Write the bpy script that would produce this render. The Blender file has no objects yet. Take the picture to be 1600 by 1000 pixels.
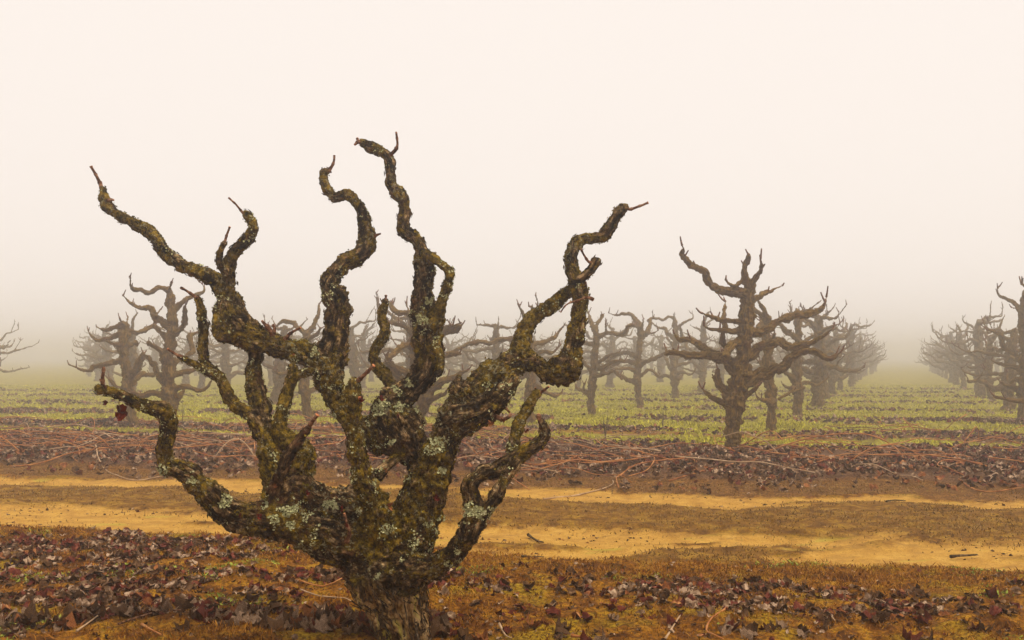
import bpy, math, random
import numpy as np
from mathutils import Vector, kdtree
random.seed(7); RNG = np.random.default_rng(7)
SC = bpy.context.scene
COL = SC.collection
R = math.radians
# ------------------------------------------------------------------ camera, world, sun, exposure
F = 1556.0; HOR = 556.0; CX = 800.0; CAMZ = 1.0          # focal length and horizon of the 1600 px photograph
cam = bpy.data.objects.new('camera', bpy.data.cameras.new('camera')); COL.objects.link(cam)
cam.location = (0, 0, CAMZ); cam.rotation_euler = (R(90), 0, 0)
cam.data.sensor_width = 36.0; cam.data.lens = 36.0*F/1600.0
cam.data.shift_y = (HOR-500.0)/1600.0
cam.data.clip_start = 0.05; cam.data.clip_end = 3000
SC.camera = cam

W = bpy.data.worlds.new('World'); SC.world = W; W.use_nodes = True
nt = W.node_tree; nt.nodes.clear()
sky = nt.nodes.new('ShaderNodeTexSky'); sky.sky_type = 'NISHITA'; sky.sun_disc = False
SUN_EL, SUN_AZ = 60.0, 118.0
sky.sun_elevation = R(SUN_EL); sky.sun_rotation = R(SUN_AZ); sky.dust_density = 6.0; sky.air_density = 1.0
b1 = nt.nodes.new('ShaderNodeBackground'); b1.inputs['Strength'].default_value = 0.05
nt.links.new(sky.outputs[0], b1.inputs['Color'])
b2 = nt.nodes.new('ShaderNodeBackground')                   # the even cream overcast above the fog
b2.inputs['Color'].default_value = (1.0, 0.908, 0.835, 1); b2.inputs['Strength'].default_value = 0.655
ad = nt.nodes.new('ShaderNodeMixShader'); ad.inputs[0].default_value = 0.92
wo = nt.nodes.new('ShaderNodeOutputWorld')
nt.links.new(b1.outputs[0], ad.inputs[1]); nt.links.new(b2.outputs[0], ad.inputs[2]); nt.links.new(ad.outputs[0], wo.inputs['Surface'])

sun = bpy.data.objects.new('sun', bpy.data.lights.new('sun', 'SUN')); COL.objects.link(sun)
sun.data.energy = 1.5; sun.data.angle = R(10); sun.data.color = (1.0, 0.88, 0.68)
az = R(SUN_AZ); el = R(SUN_EL)
sd = Vector((math.sin(az)*math.cos(el), math.cos(az)*math.cos(el), math.sin(el)))
sun.rotation_euler = (-sd).to_track_quat('-Z', 'Y').to_euler(); sun.location = (0, 0, 20)

SC.view_settings.view_transform = 'Standard'; SC.view_settings.look = 'None'
SC.view_settings.exposure = 0.72; SC.view_settings.gamma = 1.0; SC.view_settings.use_curve_mapping = False
SC.render.engine = 'CYCLES'
cy = SC.cycles
cy.use_denoising = True; cy.max_bounces = 16; cy.diffuse_bounces = 3; cy.glossy_bounces = 2
cy.volume_bounces = 14; cy.transmission_bounces = 2; cy.transparent_max_bounces = 6
FOG = 0.0168

# ------------------------------------------------------------------ helpers
def px(x, y, Y):                       # photograph pixel at depth Y -> point of the place
    return np.array([(x-CX)/F*Y, Y, CAMZ+(HOR-y)/F*Y])

def tag(o, label=None, cat=None, group=None, kind=None):
    if label: o['label'] = label
    if cat: o['category'] = cat
    if group: o['group'] = group
    if kind: o['kind'] = kind
    return o

def link(name, data, parent=None):
    o = bpy.data.objects.new(name, data); COL.objects.link(o)
    if parent is not None: o.parent = parent
    return o

def empty(name, loc, rz=0.0, s=1.0):
    o = link(name, None); o.location = loc; o.rotation_euler = (0, 0, rz); o.scale = (s, s, s)
    o.empty_display_size = 0.1
    return o

def mesh_np(name, V, Fc, nper, mats=(), mi=None, smooth=False):
    """fast mesh from arrays: V (n,3), Fc (m,nper) ints"""
    me = bpy.data.meshes.new(name)
    V = np.asarray(V, np.float32); Fc = np.asarray(Fc, np.int32)
    me.vertices.add(len(V)); me.vertices.foreach_set('co', V.ravel())
    me.loops.add(Fc.size); me.loops.foreach_set('vertex_index', Fc.ravel())
    me.polygons.add(len(Fc)); me.polygons.foreach_set('loop_start', np.arange(len(Fc), dtype=np.int32)*nper)
    for m in mats: me.materials.append(m)
    if mi is not None: me.polygons.foreach_set('material_index', np.asarray(mi, np.int32))
    me.polygons.foreach_set('use_smooth', np.full(len(Fc), bool(smooth)))
    me.update(calc_edges=True)
    return me

def attr(me, name, data, typ='FLOAT'):
    a = me.attributes.new(name, typ, 'POINT')
    a.data.foreach_set('vector' if typ == 'FLOAT_VECTOR' else 'value', np.asarray(data, np.float32).ravel())

# vectorised gradient noise
_PERM = np.random.default_rng(3).permutation(256).astype(np.int32); _PERM = np.concatenate([_PERM, _PERM, _PERM])
_G = np.random.default_rng(4).normal(size=(256, 3)); _G /= np.linalg.norm(_G, axis=1)[:, None]
def noise3(P):
    P = np.asarray(P, np.float64); i = np.floor(P).astype(np.int64); f = P-i; i &= 255
    u = f*f*f*(f*(f*6-15)+10); out = np.zeros(len(P))
    for dx in (0, 1):
        wx = u[:, 0] if dx else 1-u[:, 0]
        for dy in (0, 1):
            wy = u[:, 1] if dy else 1-u[:, 1]
            for dz in (0, 1):
                wz = u[:, 2] if dz else 1-u[:, 2]
                h = _PERM[_PERM[_PERM[(i[:, 0]+dx) & 255]+((i[:, 1]+dy) & 255)]+((i[:, 2]+dz) & 255)]
                g = _G[h & 255]
                out += wx*wy*wz*(g[:, 0]*(f[:, 0]-dx)+g[:, 1]*(f[:, 1]-dy)+g[:, 2]*(f[:, 2]-dz))
    return out*1.5
def fbm(P, o=3):
    s = 0; a = 1.0; P = np.asarray(P, float)
    for k in range(o): s = s+a*noise3(P+17.3*k); P = P*2.07; a *= 0.5
    return s
def noise2(x, y, sd):
    ix = np.floor(x); iy = np.floor(y); fx = x-ix; fy = y-iy; ix = ix.astype(np.int32) & 255; iy = iy.astype(np.int32) & 255
    u = fx*fx*fx*(fx*(fx*6-15)+10); v = fy*fy*fy*(fy*(fy*6-15)+10); out = 0
    for dx in (0, 1):
        for dy in (0, 1):
            h = _PERM[_PERM[(ix+dx) & 255]+((iy+dy+sd) & 255)]
            out = out+(u if dx else 1-u)*(v if dy else 1-v)*(_G2[h, 0]*(fx-dx)+_G2[h, 1]*(fy-dy))
    return out*1.4
_a2 = np.random.default_rng(9).random(256)*6.2832; _G2 = np.stack([np.cos(_a2), np.sin(_a2)], 1)
def n2(x, y, sc, seed=0.0, o=3):
    s = 0; a = 1.0; X = x*sc; Y = y*sc
    for k in range(o): s = s+a*noise2(X+3.3*k, Y+7.1*k, int(seed*37+k*11) % 256); X = X*2.07; Y = Y*2.07; a *= 0.5
    return s
def sstep(a, b, x):
    t = np.clip((x-a)/(b-a), 0, 1); return t*t*(3-2*t)

# ------------------------------------------------------------------ materials
def mat(name):
    m = bpy.data.materials.new(name); m.use_nodes = True
    t = m.node_tree; b = t.nodes['Principled BSDF']
    b.inputs['Roughness'].default_value = 0.9; b.inputs['Specular IOR Level'].default_value = 0.08
    return m, t, b
def node(t, typ, **kw):
    n = t.nodes.new(typ)
    for k, v in kw.items():
        if k in n.inputs: n.inputs[k].default_value = v
        else: setattr(n, k, v)
    return n
def noise(t, co, scale, detail=4, rough=0.55):
    n = node(t, 'ShaderNodeTexNoise', Scale=scale, Detail=detail, Roughness=rough)
    if co is not None: t.links.new(co, n.inputs['Vector'])
    return n.outputs['Fac']
def ramp(t, fac, stops):
    n = t.nodes.new('ShaderNodeValToRGB'); el_ = n.color_ramp.elements
    while len(el_) > 1: el_.remove(el_[0])
    el_[0].position = stops[0][0]; el_[0].color = (*stops[0][1], 1)
    for p, c in stops[1:]:
        e = el_.new(p); e.color = (*c, 1)
    t.links.new(fac, n.inputs['Fac']); return n.outputs['Color']
def mixc(t, fac, a, b):
    n = t.nodes.new('ShaderNodeMix'); n.data_type = 'RGBA'
    for s, v in ((n.inputs[0], fac), (n.inputs[6], a), (n.inputs[7], b)):
        if isinstance(v, (int, float)): s.default_value = v
        elif isinstance(v, tuple): s.default_value = (*v, 1)
        else: t.links.new(v, s)
    return n.outputs[2]
def mth(t, op, a, b=0.0, clamp=False):
    n = t.nodes.new('ShaderNodeMath'); n.operation = op; n.use_clamp = clamp
    for s, v in zip(n.inputs, (a, b)):
        if isinstance(v, (int, float)): s.default_value = v
        else: t.links.new(v, s)
    return n.outputs[0]
def maprange(t, v, a, b):
    n = node(t, 'ShaderNodeMapRange'); n.interpolation_type = 'SMOOTHSTEP'
    n.inputs['From Min'].default_value = a; n.inputs['From Max'].default_value = b
    t.links.new(v, n.inputs['Value']); return n.outputs['Result']
def geopos(t):
    return t.nodes.new('ShaderNodeTexCoord').outputs['Object']
def att(t, name):
    n = t.nodes.new('ShaderNodeAttribute'); n.attribute_name = name; return n
def bump(t, b, h, strength=0.5, dist=0.01):
    n = node(t, 'ShaderNodeBump', Strength=strength, Distance=dist)
    t.links.new(h, n.inputs['Height']); t.links.new(n.outputs[0], b.inputs['Normal'])

def make_bark(name, near=True):
    m, t, b = mat(name)
    p = geopos(t); bk = att(t, 'bark').outputs['Vector']; ms = att(t, 'mossy').outputs['Fac']
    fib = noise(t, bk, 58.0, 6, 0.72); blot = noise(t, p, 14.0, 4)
    base = ramp(t, fib, ([(0.38, (0.006, 0.0035, 0.0018)), (0.48, (0.04, 0.023, 0.010)), (0.56, (0.19, 0.118, 0.052)), (0.66, (0.52, 0.37, 0.20))] if near else [(0.36, (0.05, 0.025, 0.004)), (0.5, (0.14, 0.078, 0.016)), (0.64, (0.29, 0.17, 0.042))]))  # near bark: groove shade and ridge highlights put into the fibre colour
    warm = mixc(t, maprange(t, noise(t, p, 5.0, 3), 0.52, 0.68), base, mixc(t, 0.55, base, (0.13, 0.055, 0.025)))
    fine = noise(t, p, 160.0, 3, 0.7)
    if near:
        mot = ramp(t, noise(t, p, 42.0, 3, 0.6), [(0.36, (0.22, 0.20, 0.18)), (0.50, (0.75, 0.72, 0.68)), (0.64, (1.7, 1.65, 1.55))])  # mottling: grey lichen tone plus crevice shade multiplied into the bark colour
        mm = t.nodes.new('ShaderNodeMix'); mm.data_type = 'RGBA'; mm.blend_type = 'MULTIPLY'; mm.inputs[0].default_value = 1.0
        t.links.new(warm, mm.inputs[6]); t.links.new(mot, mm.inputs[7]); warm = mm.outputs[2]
    # moss: olive to mustard, in patches
    mfac = mth(t, 'ADD', blot, mth(t, 'MULTIPLY', ms, 0.24))
    mfac = mth(t, 'ADD', mfac, mth(t, 'MULTIPLY', mth(t, 'SUBTRACT', fine, 0.5), 0.28))
    mfac = maprange(t, mfac, 0.605, 0.69)
    mcol = ramp(t, noise(t, p, 48.0, 4, 0.7), [(0.36, (0.012, 0.010, 0.002)), (0.48, (0.11, 0.074, 0.008)), (0.59, (0.31, 0.20, 0.014)), (0.72, (0.50, 0.31, 0.02))])
    c = mixc(t, mth(t, 'MULTIPLY', mfac, 0.80 if near else 0.45), warm, mcol)
    if near:
        # grey green lichen flecks
        vo = node(t, 'ShaderNodeTexNoise', Scale=75.0, Detail=3.0, Roughness=0.6); t.links.new(p, vo.inputs['Vector'])
        lz = noise(t, p, 7.0, 3)
        lf = mth(t, 'ADD', vo.outputs['Fac'], mth(t, 'MULTIPLY', mth(t, 'SUBTRACT', lz, 0.5), 0.55))
        lf = maprange(t, lf, 0.60, 0.68)
        lcol = ramp(t, fine, [(0.35, (0.16, 0.14, 0.075)), (0.6, (0.42, 0.38, 0.23))])
        c = mixc(t, mth(t, 'MULTIPLY', lf, 0.8), c, lcol)
    t.links.new(c, b.inputs['Base Color'])
    hh = mth(t, 'ADD', mth(t, 'MULTIPLY', fib, 0.7), mth(t, 'MULTIPLY', fine, 0.5))
    bump(t, b, hh, 1.0, 0.022 if near else 0.02)
    return m
def make_trunk():
    m, t, b = mat('shredded_trunk_bark'); bk = att(t, 'bark').outputs['Vector']; p = geopos(t)
    mp = node(t, 'ShaderNodeMapping'); mp.inputs['Scale'].default_value = (1, 1, 0.38); t.links.new(bk, mp.inputs['Vector'])
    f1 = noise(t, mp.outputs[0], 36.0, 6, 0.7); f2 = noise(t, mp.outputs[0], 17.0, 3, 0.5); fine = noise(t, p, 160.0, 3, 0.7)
    c = ramp(t, f1, [(0.36, (0.010, 0.005, 0.002)), (0.43, (0.10, 0.05, 0.016)), (0.50, (0.33, 0.185, 0.065)), (0.60, (0.64, 0.43, 0.20))])  # tan bark strips, painted lighter to make up for weak light low down
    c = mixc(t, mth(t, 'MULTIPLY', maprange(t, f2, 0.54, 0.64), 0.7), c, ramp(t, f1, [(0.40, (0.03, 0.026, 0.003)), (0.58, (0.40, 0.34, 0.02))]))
    sep = t.nodes.new('ShaderNodeSeparateXYZ'); t.links.new(p, sep.inputs[0])
    top_ = maprange(t, mth(t, 'ADD', sep.outputs['Z'], mth(t, 'MULTIPLY', noise(t, p, 22.0, 3), 0.12)), 0.27, 0.36)      # the mossy head begins here
    hd = ramp(t, noise(t, p, 60.0, 5, 0.7), [(0.36, (0.010, 0.007, 0.002)), (0.49, (0.055, 0.042, 0.010)), (0.60, (0.16, 0.12, 0.03)), (0.72, (0.36, 0.31, 0.16))])
    t.links.new(mixc(t, top_, c, hd), b.inputs['Base Color']); bump(t, b, mth(t, 'ADD', f1, mth(t, 'MULTIPLY', fine, 0.3)), 1.0, 0.02)
    return m
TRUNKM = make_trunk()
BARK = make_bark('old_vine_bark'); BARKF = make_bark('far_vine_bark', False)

def simple(name, stops, scale, rough=0.85, bumps=None, spec=0.08, extra=None):
    m, t, b = mat(name); p = geopos(t)
    t.links.new(ramp(t, noise(t, p, scale, 4, 0.6), stops), b.inputs['Base Color'])
    b.inputs['Roughness'].default_value = rough; b.inputs['Specular IOR Level'].default_value = spec
    if bumps: bump(t, b, noise(t, p, bumps[0], 3), bumps[1], 0.004)
    return m
CANE = simple('red_brown_cane', [(0.38, (0.035, 0.014, 0.007)), (0.51, (0.15, 0.062, 0.032)), (0.66, (0.34, 0.19, 0.11))], 75, 0.6, (120, 0.4))
CANE2 = simple('orange_cane', [(0.34, (0.20, 0.06, 0.016)), (0.5, (0.38, 0.145, 0.042)), (0.68, (0.55, 0.27, 0.10))], 9, 0.6)
CANE3 = simple('pale_dry_cane', [(0.3, (0.28, 0.17, 0.09)), (0.55, (0.48, 0.32, 0.19)), (0.75, (0.6, 0.45, 0.3))], 9, 0.7)
CUTM = simple('fresh_cut_wood', [(0.35, (0.45, 0.14, 0.05)), (0.65, (0.62, 0.27, 0.12))], 90, 0.7)
LICH = simple('pale_lichen', [(0.36, (0.20, 0.20, 0.09)), (0.5, (0.46, 0.46, 0.24)), (0.68, (0.70, 0.67, 0.43))], 150, 0.95)
FLAKE = simple('peeling_bark', [(0.36, (0.012, 0.008, 0.004)), (0.5, (0.065, 0.042, 0.021)), (0.68, (0.22, 0.155, 0.09))], 60, 0.95)
MOSSM = simple('moss_tufts', [(0.36, (0.025, 0.02, 0.004)), (0.5, (0.12, 0.09, 0.010)), (0.66, (0.36, 0.25, 0.02))], 45, 0.95)
RED = simple('red_dried_leaf', [(0.35, (0.03, 0.004, 0.002)), (0.65, (0.14, 0.014, 0.007))], 60, 0.7)
LEAFM = {
 'grey brown': simple('leaf_grey_brown', [(0.34, (0.045, 0.021, 0.009)), (0.49, (0.17, 0.098, 0.055)), (0.64, (0.48, 0.335, 0.225))], 28, 0.85, (60, 0.5), 0.08),
 'dark umber': simple('leaf_dark_umber', [(0.34, (0.016, 0.007, 0.003)), (0.52, (0.07, 0.031, 0.012)), (0.7, (0.21, 0.12, 0.06))], 30, 0.85, (60, 0.5), 0.08),
 'maroon': simple('leaf_maroon', [(0.34, (0.028, 0.006, 0.004)), (0.52, (0.10, 0.018, 0.011)), (0.7, (0.24, 0.07, 0.042))], 30, 0.85, (60, 0.5), 0.08),
 'rust red': simple('leaf_rust_red', [(0.34, (0.08, 0.024, 0.008)), (0.52, (0.23, 0.075, 0.022)), (0.68, (0.42, 0.19, 0.07))], 30, 0.85, (60, 0.5), 0.08),
}
LKEYS = list(LEAFM)
def blade_mat(name, stops):
    m, t, b = mat(name)
    t.links.new(ramp(t, att(t, 'rnd').outputs['Fac'], stops), b.inputs['Base Color']); b.inputs['Roughness'].default_value = 0.7
    return m
GRASS = blade_mat('green_grass', [(0.0, (0.22, 0.19, 0.010)), (0.45, (0.46, 0.43, 0.024)), (0.8, (0.62, 0.57, 0.04)), (1.0, (0.55, 0.40, 0.08))])
WEED = blade_mat('rusty_weeds', [(0.0, (0.10, 0.032, 0.004)), (0.4, (0.26, 0.095, 0.010)), (0.75, (0.42, 0.20, 0.02)), (1.0, (0.36, 0.30, 0.02))])
DRYG = blade_mat('dry_turf', [(0.0, (0.12, 0.062, 0.018)), (0.5, (0.26, 0.15, 0.04)), (0.85, (0.38, 0.25, 0.07)), (1.0, (0.28, 0.27, 0.05))])
SPRT = blade_mat('green_seedlings', [(0.0, (0.13, 0.17, 0.02)), (0.6, (0.30, 0.36, 0.05)), (1.0, (0.45, 0.46, 0.08))])

# ------------------------------------------------------------------ ground: zones and height
def n_of(x, y): return y+0.2*x                    # distance across the dirt road (it runs aslant)
def zones(x, y):
    n = n_of(x, y)+0.17*n2(x, y, 0.6, 1)+0.11*n2(x*.45, y*1.3, 2.4, 2)+0.05*n2(x*.5, y, 9.0, 3)
    sandA = sstep(4.95, 5.42, n)*(1-sstep(5.80, 6.22, n))
    sandB = sstep(6.84, 7.22, n)*(1-sstep(7.36, 7.80, n))
    brk = 1-.75*sstep(.18, .5, n2(x*.4, y*1.2, 1.5, 4)); sandA = sandA*brk; sandB = sandB*brk
    mid = sstep(5.80, 6.22, n)*(1-sstep(6.84, 7.22, n))
    fore = 1-sstep(4.95, 5.42, n)
    verge = sstep(7.5, 7.72, n)*(1-sstep(8.2, 8.7, n))
    nl = n+0.25*n2(x, y, 0.5, 5)
    mid = np.maximum(mid, (1-brk)*sstep(4.95, 5.42, n)*(1-sstep(7.36, 7.8, n)))
    litter = sstep(8.1, 8.5, nl)*(1-sstep(11.0, 11.5, nl))
    far = sstep(11.0, 11.5, nl)
    ph = (nl-12.9)/3.15
    strip = sstep(0.42, 0.9, np.cos(2*math.pi*ph)+0.75*n2(x*.6, y, 0.7, 6))*far*(1-.85*sstep(13.6, 17.5, n))    # litter lines between green strips
    green = far*(1-0.8*strip)
    return dict(sand=np.maximum(sandA, sandB), mid=mid, fore=fore, verge=verge, litter=np.clip(litter+0.6*strip*(0.4+0.6*sstep(-.2, .3, n2(x, y, .35, 8))), 0, 1), green=green)
def height(x, y):
    z = zones(x, y); near = 1/(1+(np.maximum(np.hypot(x, y)-10, 0)/15)**2)
    h = 0.035*n2(x, y, 0.45, 9, 2)+0.012*n2(x, y, 2.2, 10, 2)
    h -= 0.03*z['sand']
    h += 0.045*z['litter']*(1+0.6*n2(x, y, 1.3, 11))
    h += z['fore']*(0.020*n2(x, y, 5.5, 12, 3)+0.008*n2(x, y, 17, 13, 2))+0.010*z['mid']*(1+n2(x, y, 7, 15, 3))
    h += z['sand']*(0.009*n2(x*.6, y, 5, 14, 3)+.004*n2(x, y, 16, 16, 2))
    return h*near
def grid_axis(lo, hi, step, far, growth):
    a = list(np.arange(lo, hi+1e-6, step)); s = step
    while a[-1] < far: s *= growth; a.append(a[-1]+s)
    return a
xs = grid_axis(0, 5.6, 0.026, 900, 1.12); xs = np.array([-v for v in xs[:0:-1]]+xs)
ys = grid_axis(2.6, 12.4, 0.026, 1000, 1.055); ys = np.array([-900, -300, -100, -40, -15, -6, -2, 0, 1, 1.8, 2.3]+ys)
gx, gy = np.meshgrid(xs, ys); gx = gx.ravel(); gy = gy.ravel()
Z = zones(gx, gy); gh = height(gx, gy)
nx, ny = len(xs), len(ys)
ii = (np.arange(ny-1)[:, None]*nx+np.arange(nx-1)[None, :]).ravel()
gm, t, b = mat('vineyard_soil')
p = geopos(t); A = {k: att(t, k).outputs['Fac'] for k in Z}
e1 = noise(t, p, 9.0, 5, 0.65); e2 = noise(t, p, 60.0, 4, 0.7); e3 = noise(t, p, 2.2, 4); e4 = noise(t, p, 230.0, 3, 0.7)
def edge(a):   # break a zone's border with noise
    return maprange(t, mth(t, 'ADD', a, mth(t, 'MULTIPLY', mth(t, 'SUBTRACT', mth(t, 'ADD', mth(t,'MULTIPLY',e1,0.6), mth(t,'MULTIPLY',e2,0.4)), 0.5), 1.1)), 0.28, 0.72)
soil = ramp(t, e1, [(0.34, (0.06, 0.018, 0.002)), (0.45, (0.22, 0.075, 0.006)), (0.55, (0.42, 0.175, 0.010)), (0.68, (0.58, 0.30, 0.018))])
soil = mixc(t, maprange(t, e2, 0.38, 0.62), mixc(t, 0.7, soil, (0.04, 0.015, 0.004)), soil)
mossc = ramp(t, e2, [(0.38, (0.11, 0.06, 0.004)), (0.5, (0.30, 0.17, 0.008)), (0.62, (0.48, 0.30, 0.014))])
soil = mixc(t, maprange(t, e3, 0.50, 0.62), soil, mossc)
sandc = ramp(t, e1, [(0.32, (0.39, 0.20, 0.036)), (0.5, (0.53, 0.29, 0.052)), (0.68, (0.63, 0.375, 0.078))])
sandc = mixc(t, maprange(t, e2, 0.52, 0.66), sandc, (0.36, 0.175, 0.028))
sandc = mixc(t, mth(t, 'MULTIPLY', maprange(t, e4, 0.5, 0.66), 0.5), sandc, (0.27, 0.13, 0.022))
sandc = mixc(t, mth(t, 'MULTIPLY', maprange(t, e4, 0.48, 0.34), 0.5), sandc, (0.68, 0.42, 0.11))
st = node(t, 'ShaderNodeMapping'); st.inputs['Scale'].default_value = (2.2, 6.0, 1.0); st.inputs['Rotation'].default_value = (0, 0, R(11)); t.links.new(p, st.inputs['Vector'])
streak = noise(t, st.outputs[0], 1.6, 5, 0.65)
sandc = mixc(t, mth(t, 'MULTIPLY', maprange(t, streak, 0.54, 0.68), 0.55), sandc, (0.27, 0.14, 0.035))
sandc = mixc(t, mth(t, 'MULTIPLY', maprange(t, noise(t, st.outputs[0], 0.9, 4), 0.60, 0.70), 0.6), sandc, (0.42, 0.36, 0.05))
midc = ramp(t, e1, [(0.34, (0.13, 0.052, 0.007)), (0.5, (0.30, 0.14, 0.016)), (0.64, (0.47, 0.265, 0.03))])
midc = mixc(t, maprange(t, e2, 0.4, 0.65), mixc(t, 0.5, midc, (0.10, 0.05, 0.014)), midc)
vergec = mixc(t, maprange(t, e2, 0.4, 0.62), (0.11, 0.046, 0.012), ramp(t, e1, [(0.34, (0.17, 0.075, 0.018)), (0.52, (0.30, 0.14, 0.03)), (0.68, (0.42, 0.22, 0.05))]))
litc = ramp(t, e2, [(0.34, (0.04, 0.018, 0.009)), (0.5, (0.14, 0.066, 0.030)), (0.66, (0.29, 0.155, 0.075))])
grnc = ramp(t, noise(t, p, 3.5, 5, 0.65), [(0.34, (0.15, 0.10, 0.016)), (0.5, (0.34, 0.285, 0.030)), (0.66, (0.48, 0.42, 0.045))])
grnc = mixc(t, maprange(t, e2, 0.35, 0.6), mixc(t, 0.5, grnc, (0.1, 0.075, 0.025)), grnc)
c = mixc(t, edge(A['green']), soil, grnc)
c = mixc(t, edge(A['verge']), c, vergec)
c = mixc(t, edge(A['litter']), c, litc)
c = mixc(t, edge(A['mid']), c, midc)
c = mixc(t, edge(A['sand']), c, sandc)
t.links.new(c, b.inputs['Base Color'])
b.inputs['Roughness'].default_value = 0.95; b.inputs['Specular IOR Level'].default_value = 0.1
rough = mth(t, 'SUBTRACT', 1.0, mth(t, 'MULTIPLY', A['sand'], 0.45))
bump(t, b, mth(t, 'MULTIPLY', mth(t, 'ADD', e2, mth(t, 'MULTIPLY', e4, 0.5)), rough), 0.9, 0.02)
me = mesh_np('ground', np.stack([gx, gy, gh], 1), np.stack([ii, ii+1, ii+nx+1, ii+nx], 1), 4, [gm], None, True)
for k, v in Z.items(): attr(me, k, v)
ground = tag(link('ground', me), kind='structure')
_ZG = {k: v.reshape(ny, nx) for k, v in Z.items()}; _HG = gh.reshape(ny, nx)
def _bil(x, y):
    i = np.clip(np.searchsorted(xs, x)-1, 0, nx-2); j = np.clip(np.searchsorted(ys, y)-1, 0, ny-2)
    return i, j, np.clip((x-xs[i])/(xs[i+1]-xs[i]), 0, 1), np.clip((y-ys[j])/(ys[j+1]-ys[j]), 0, 1)
def _look(G, b_): i, j, u, v = b_; return (G[j, i]*(1-u)+G[j, i+1]*u)*(1-v)+(G[j+1, i]*(1-u)+G[j+1, i+1]*u)*v
def height(x, y): return _look(_HG, _bil(x, y))
def zones(x, y): b_ = _bil(x, y); return {k: _look(G, b_) for k, G in _ZG.items()}

# ------------------------------------------------------------------ skeleton -> vine mesh
def catmull(P, step):
    P = np.asarray(P, float)
    if len(P) == 2: P = np.stack([P[0], (P[0]+P[1])/2, P[1]])
    Q = np.concatenate([[2*P[0]-P[1]], P, [2*P[-1]-P[-2]]]); out = []
    for i in range(1, len(Q)-2):
        p0, p1, p2, p3 = Q[i-1], Q[i], Q[i+1], Q[i+2]
        m = max(2, int(np.linalg.norm((p2-p1)[:3])/step))
        for k in range(m):
            s = k/m
            out.append(0.5*((2*p1)+(-p0+p2)*s+(2*p0-5*p1+4*p2-p3)*s*s+(-p0+3*p1-3*p2+p3)*s**3))
    out.append(P[-1]); out = np.array(out)
    out[:, 3] = np.maximum(out[:, 3], P[:, 3].min()*0.8); return out
def frames(C):
    T = np.gradient(C, axis=0); T /= np.linalg.norm(T, axis=1)[:, None]+1e-12
    u = np.cross(T[0], [0.3, 0.9, 0.1]); u /= np.linalg.norm(u); U = [u]
    for k in range(1, len(T)):
        u = U[-1]-T[k]*np.dot(U[-1], T[k]); u /= np.linalg.norm(u)+1e-12; U.append(u)
    U = np.array(U); return T, U, np.cross(T, U)
def tube(S, ring=12):
    """closed tube along samples S (n,4) -> verts, quads (caps as fans of quads degenerate avoided: returns tris too)"""
    C = S[:, :3]; T, U, Vv = frames(C); a = np.arange(ring)*2*math.pi/ring
    P = C[:, None]+S[:, 3][:, None, None]*(np.cos(a)[None, :, None]*U[:, None]+np.sin(a)[None, :, None]*Vv[:, None])
    n = len(S); V = np.concatenate([P.reshape(-1, 3), [C[0]-T[0]*S[0, 3]*0.3, C[-1]+T[-1]*S[-1, 3]*0.3]])
    i = (np.arange(n-1)[:, None]*ring+np.arange(ring)[None]).ravel(); j = (np.arange(n-1)[:, None]*ring+((np.arange(ring)+1) % ring)[None]).ravel()
    tr = [np.stack([i, j, j+ring], 1), np.stack([i, j+ring, i+ring], 1)]
    r0 = np.arange(ring); r1 = (r0+1) % ring; L = (n-1)*ring
    tr.append(np.stack([r1, r0, np.full(ring, n*ring)], 1)); tr.append(np.stack([L+r0, L+r1, np.full(ring, n*ring+1)], 1))
    return V, np.concatenate(tr)
def smooth_verts(V, E, it, lam=0.5):
    deg = np.bincount(E.ravel(), minlength=len(V))[:, None]+1e-9
    for _ in range(it):
        S = np.stack([np.bincount(E[:, 0], V[E[:, 1], k], len(V))+np.bincount(E[:, 1], V[E[:, 0], k], len(V)) for k in range(3)], 1)
        V = V+lam*(S/deg-V)
    return V

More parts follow.
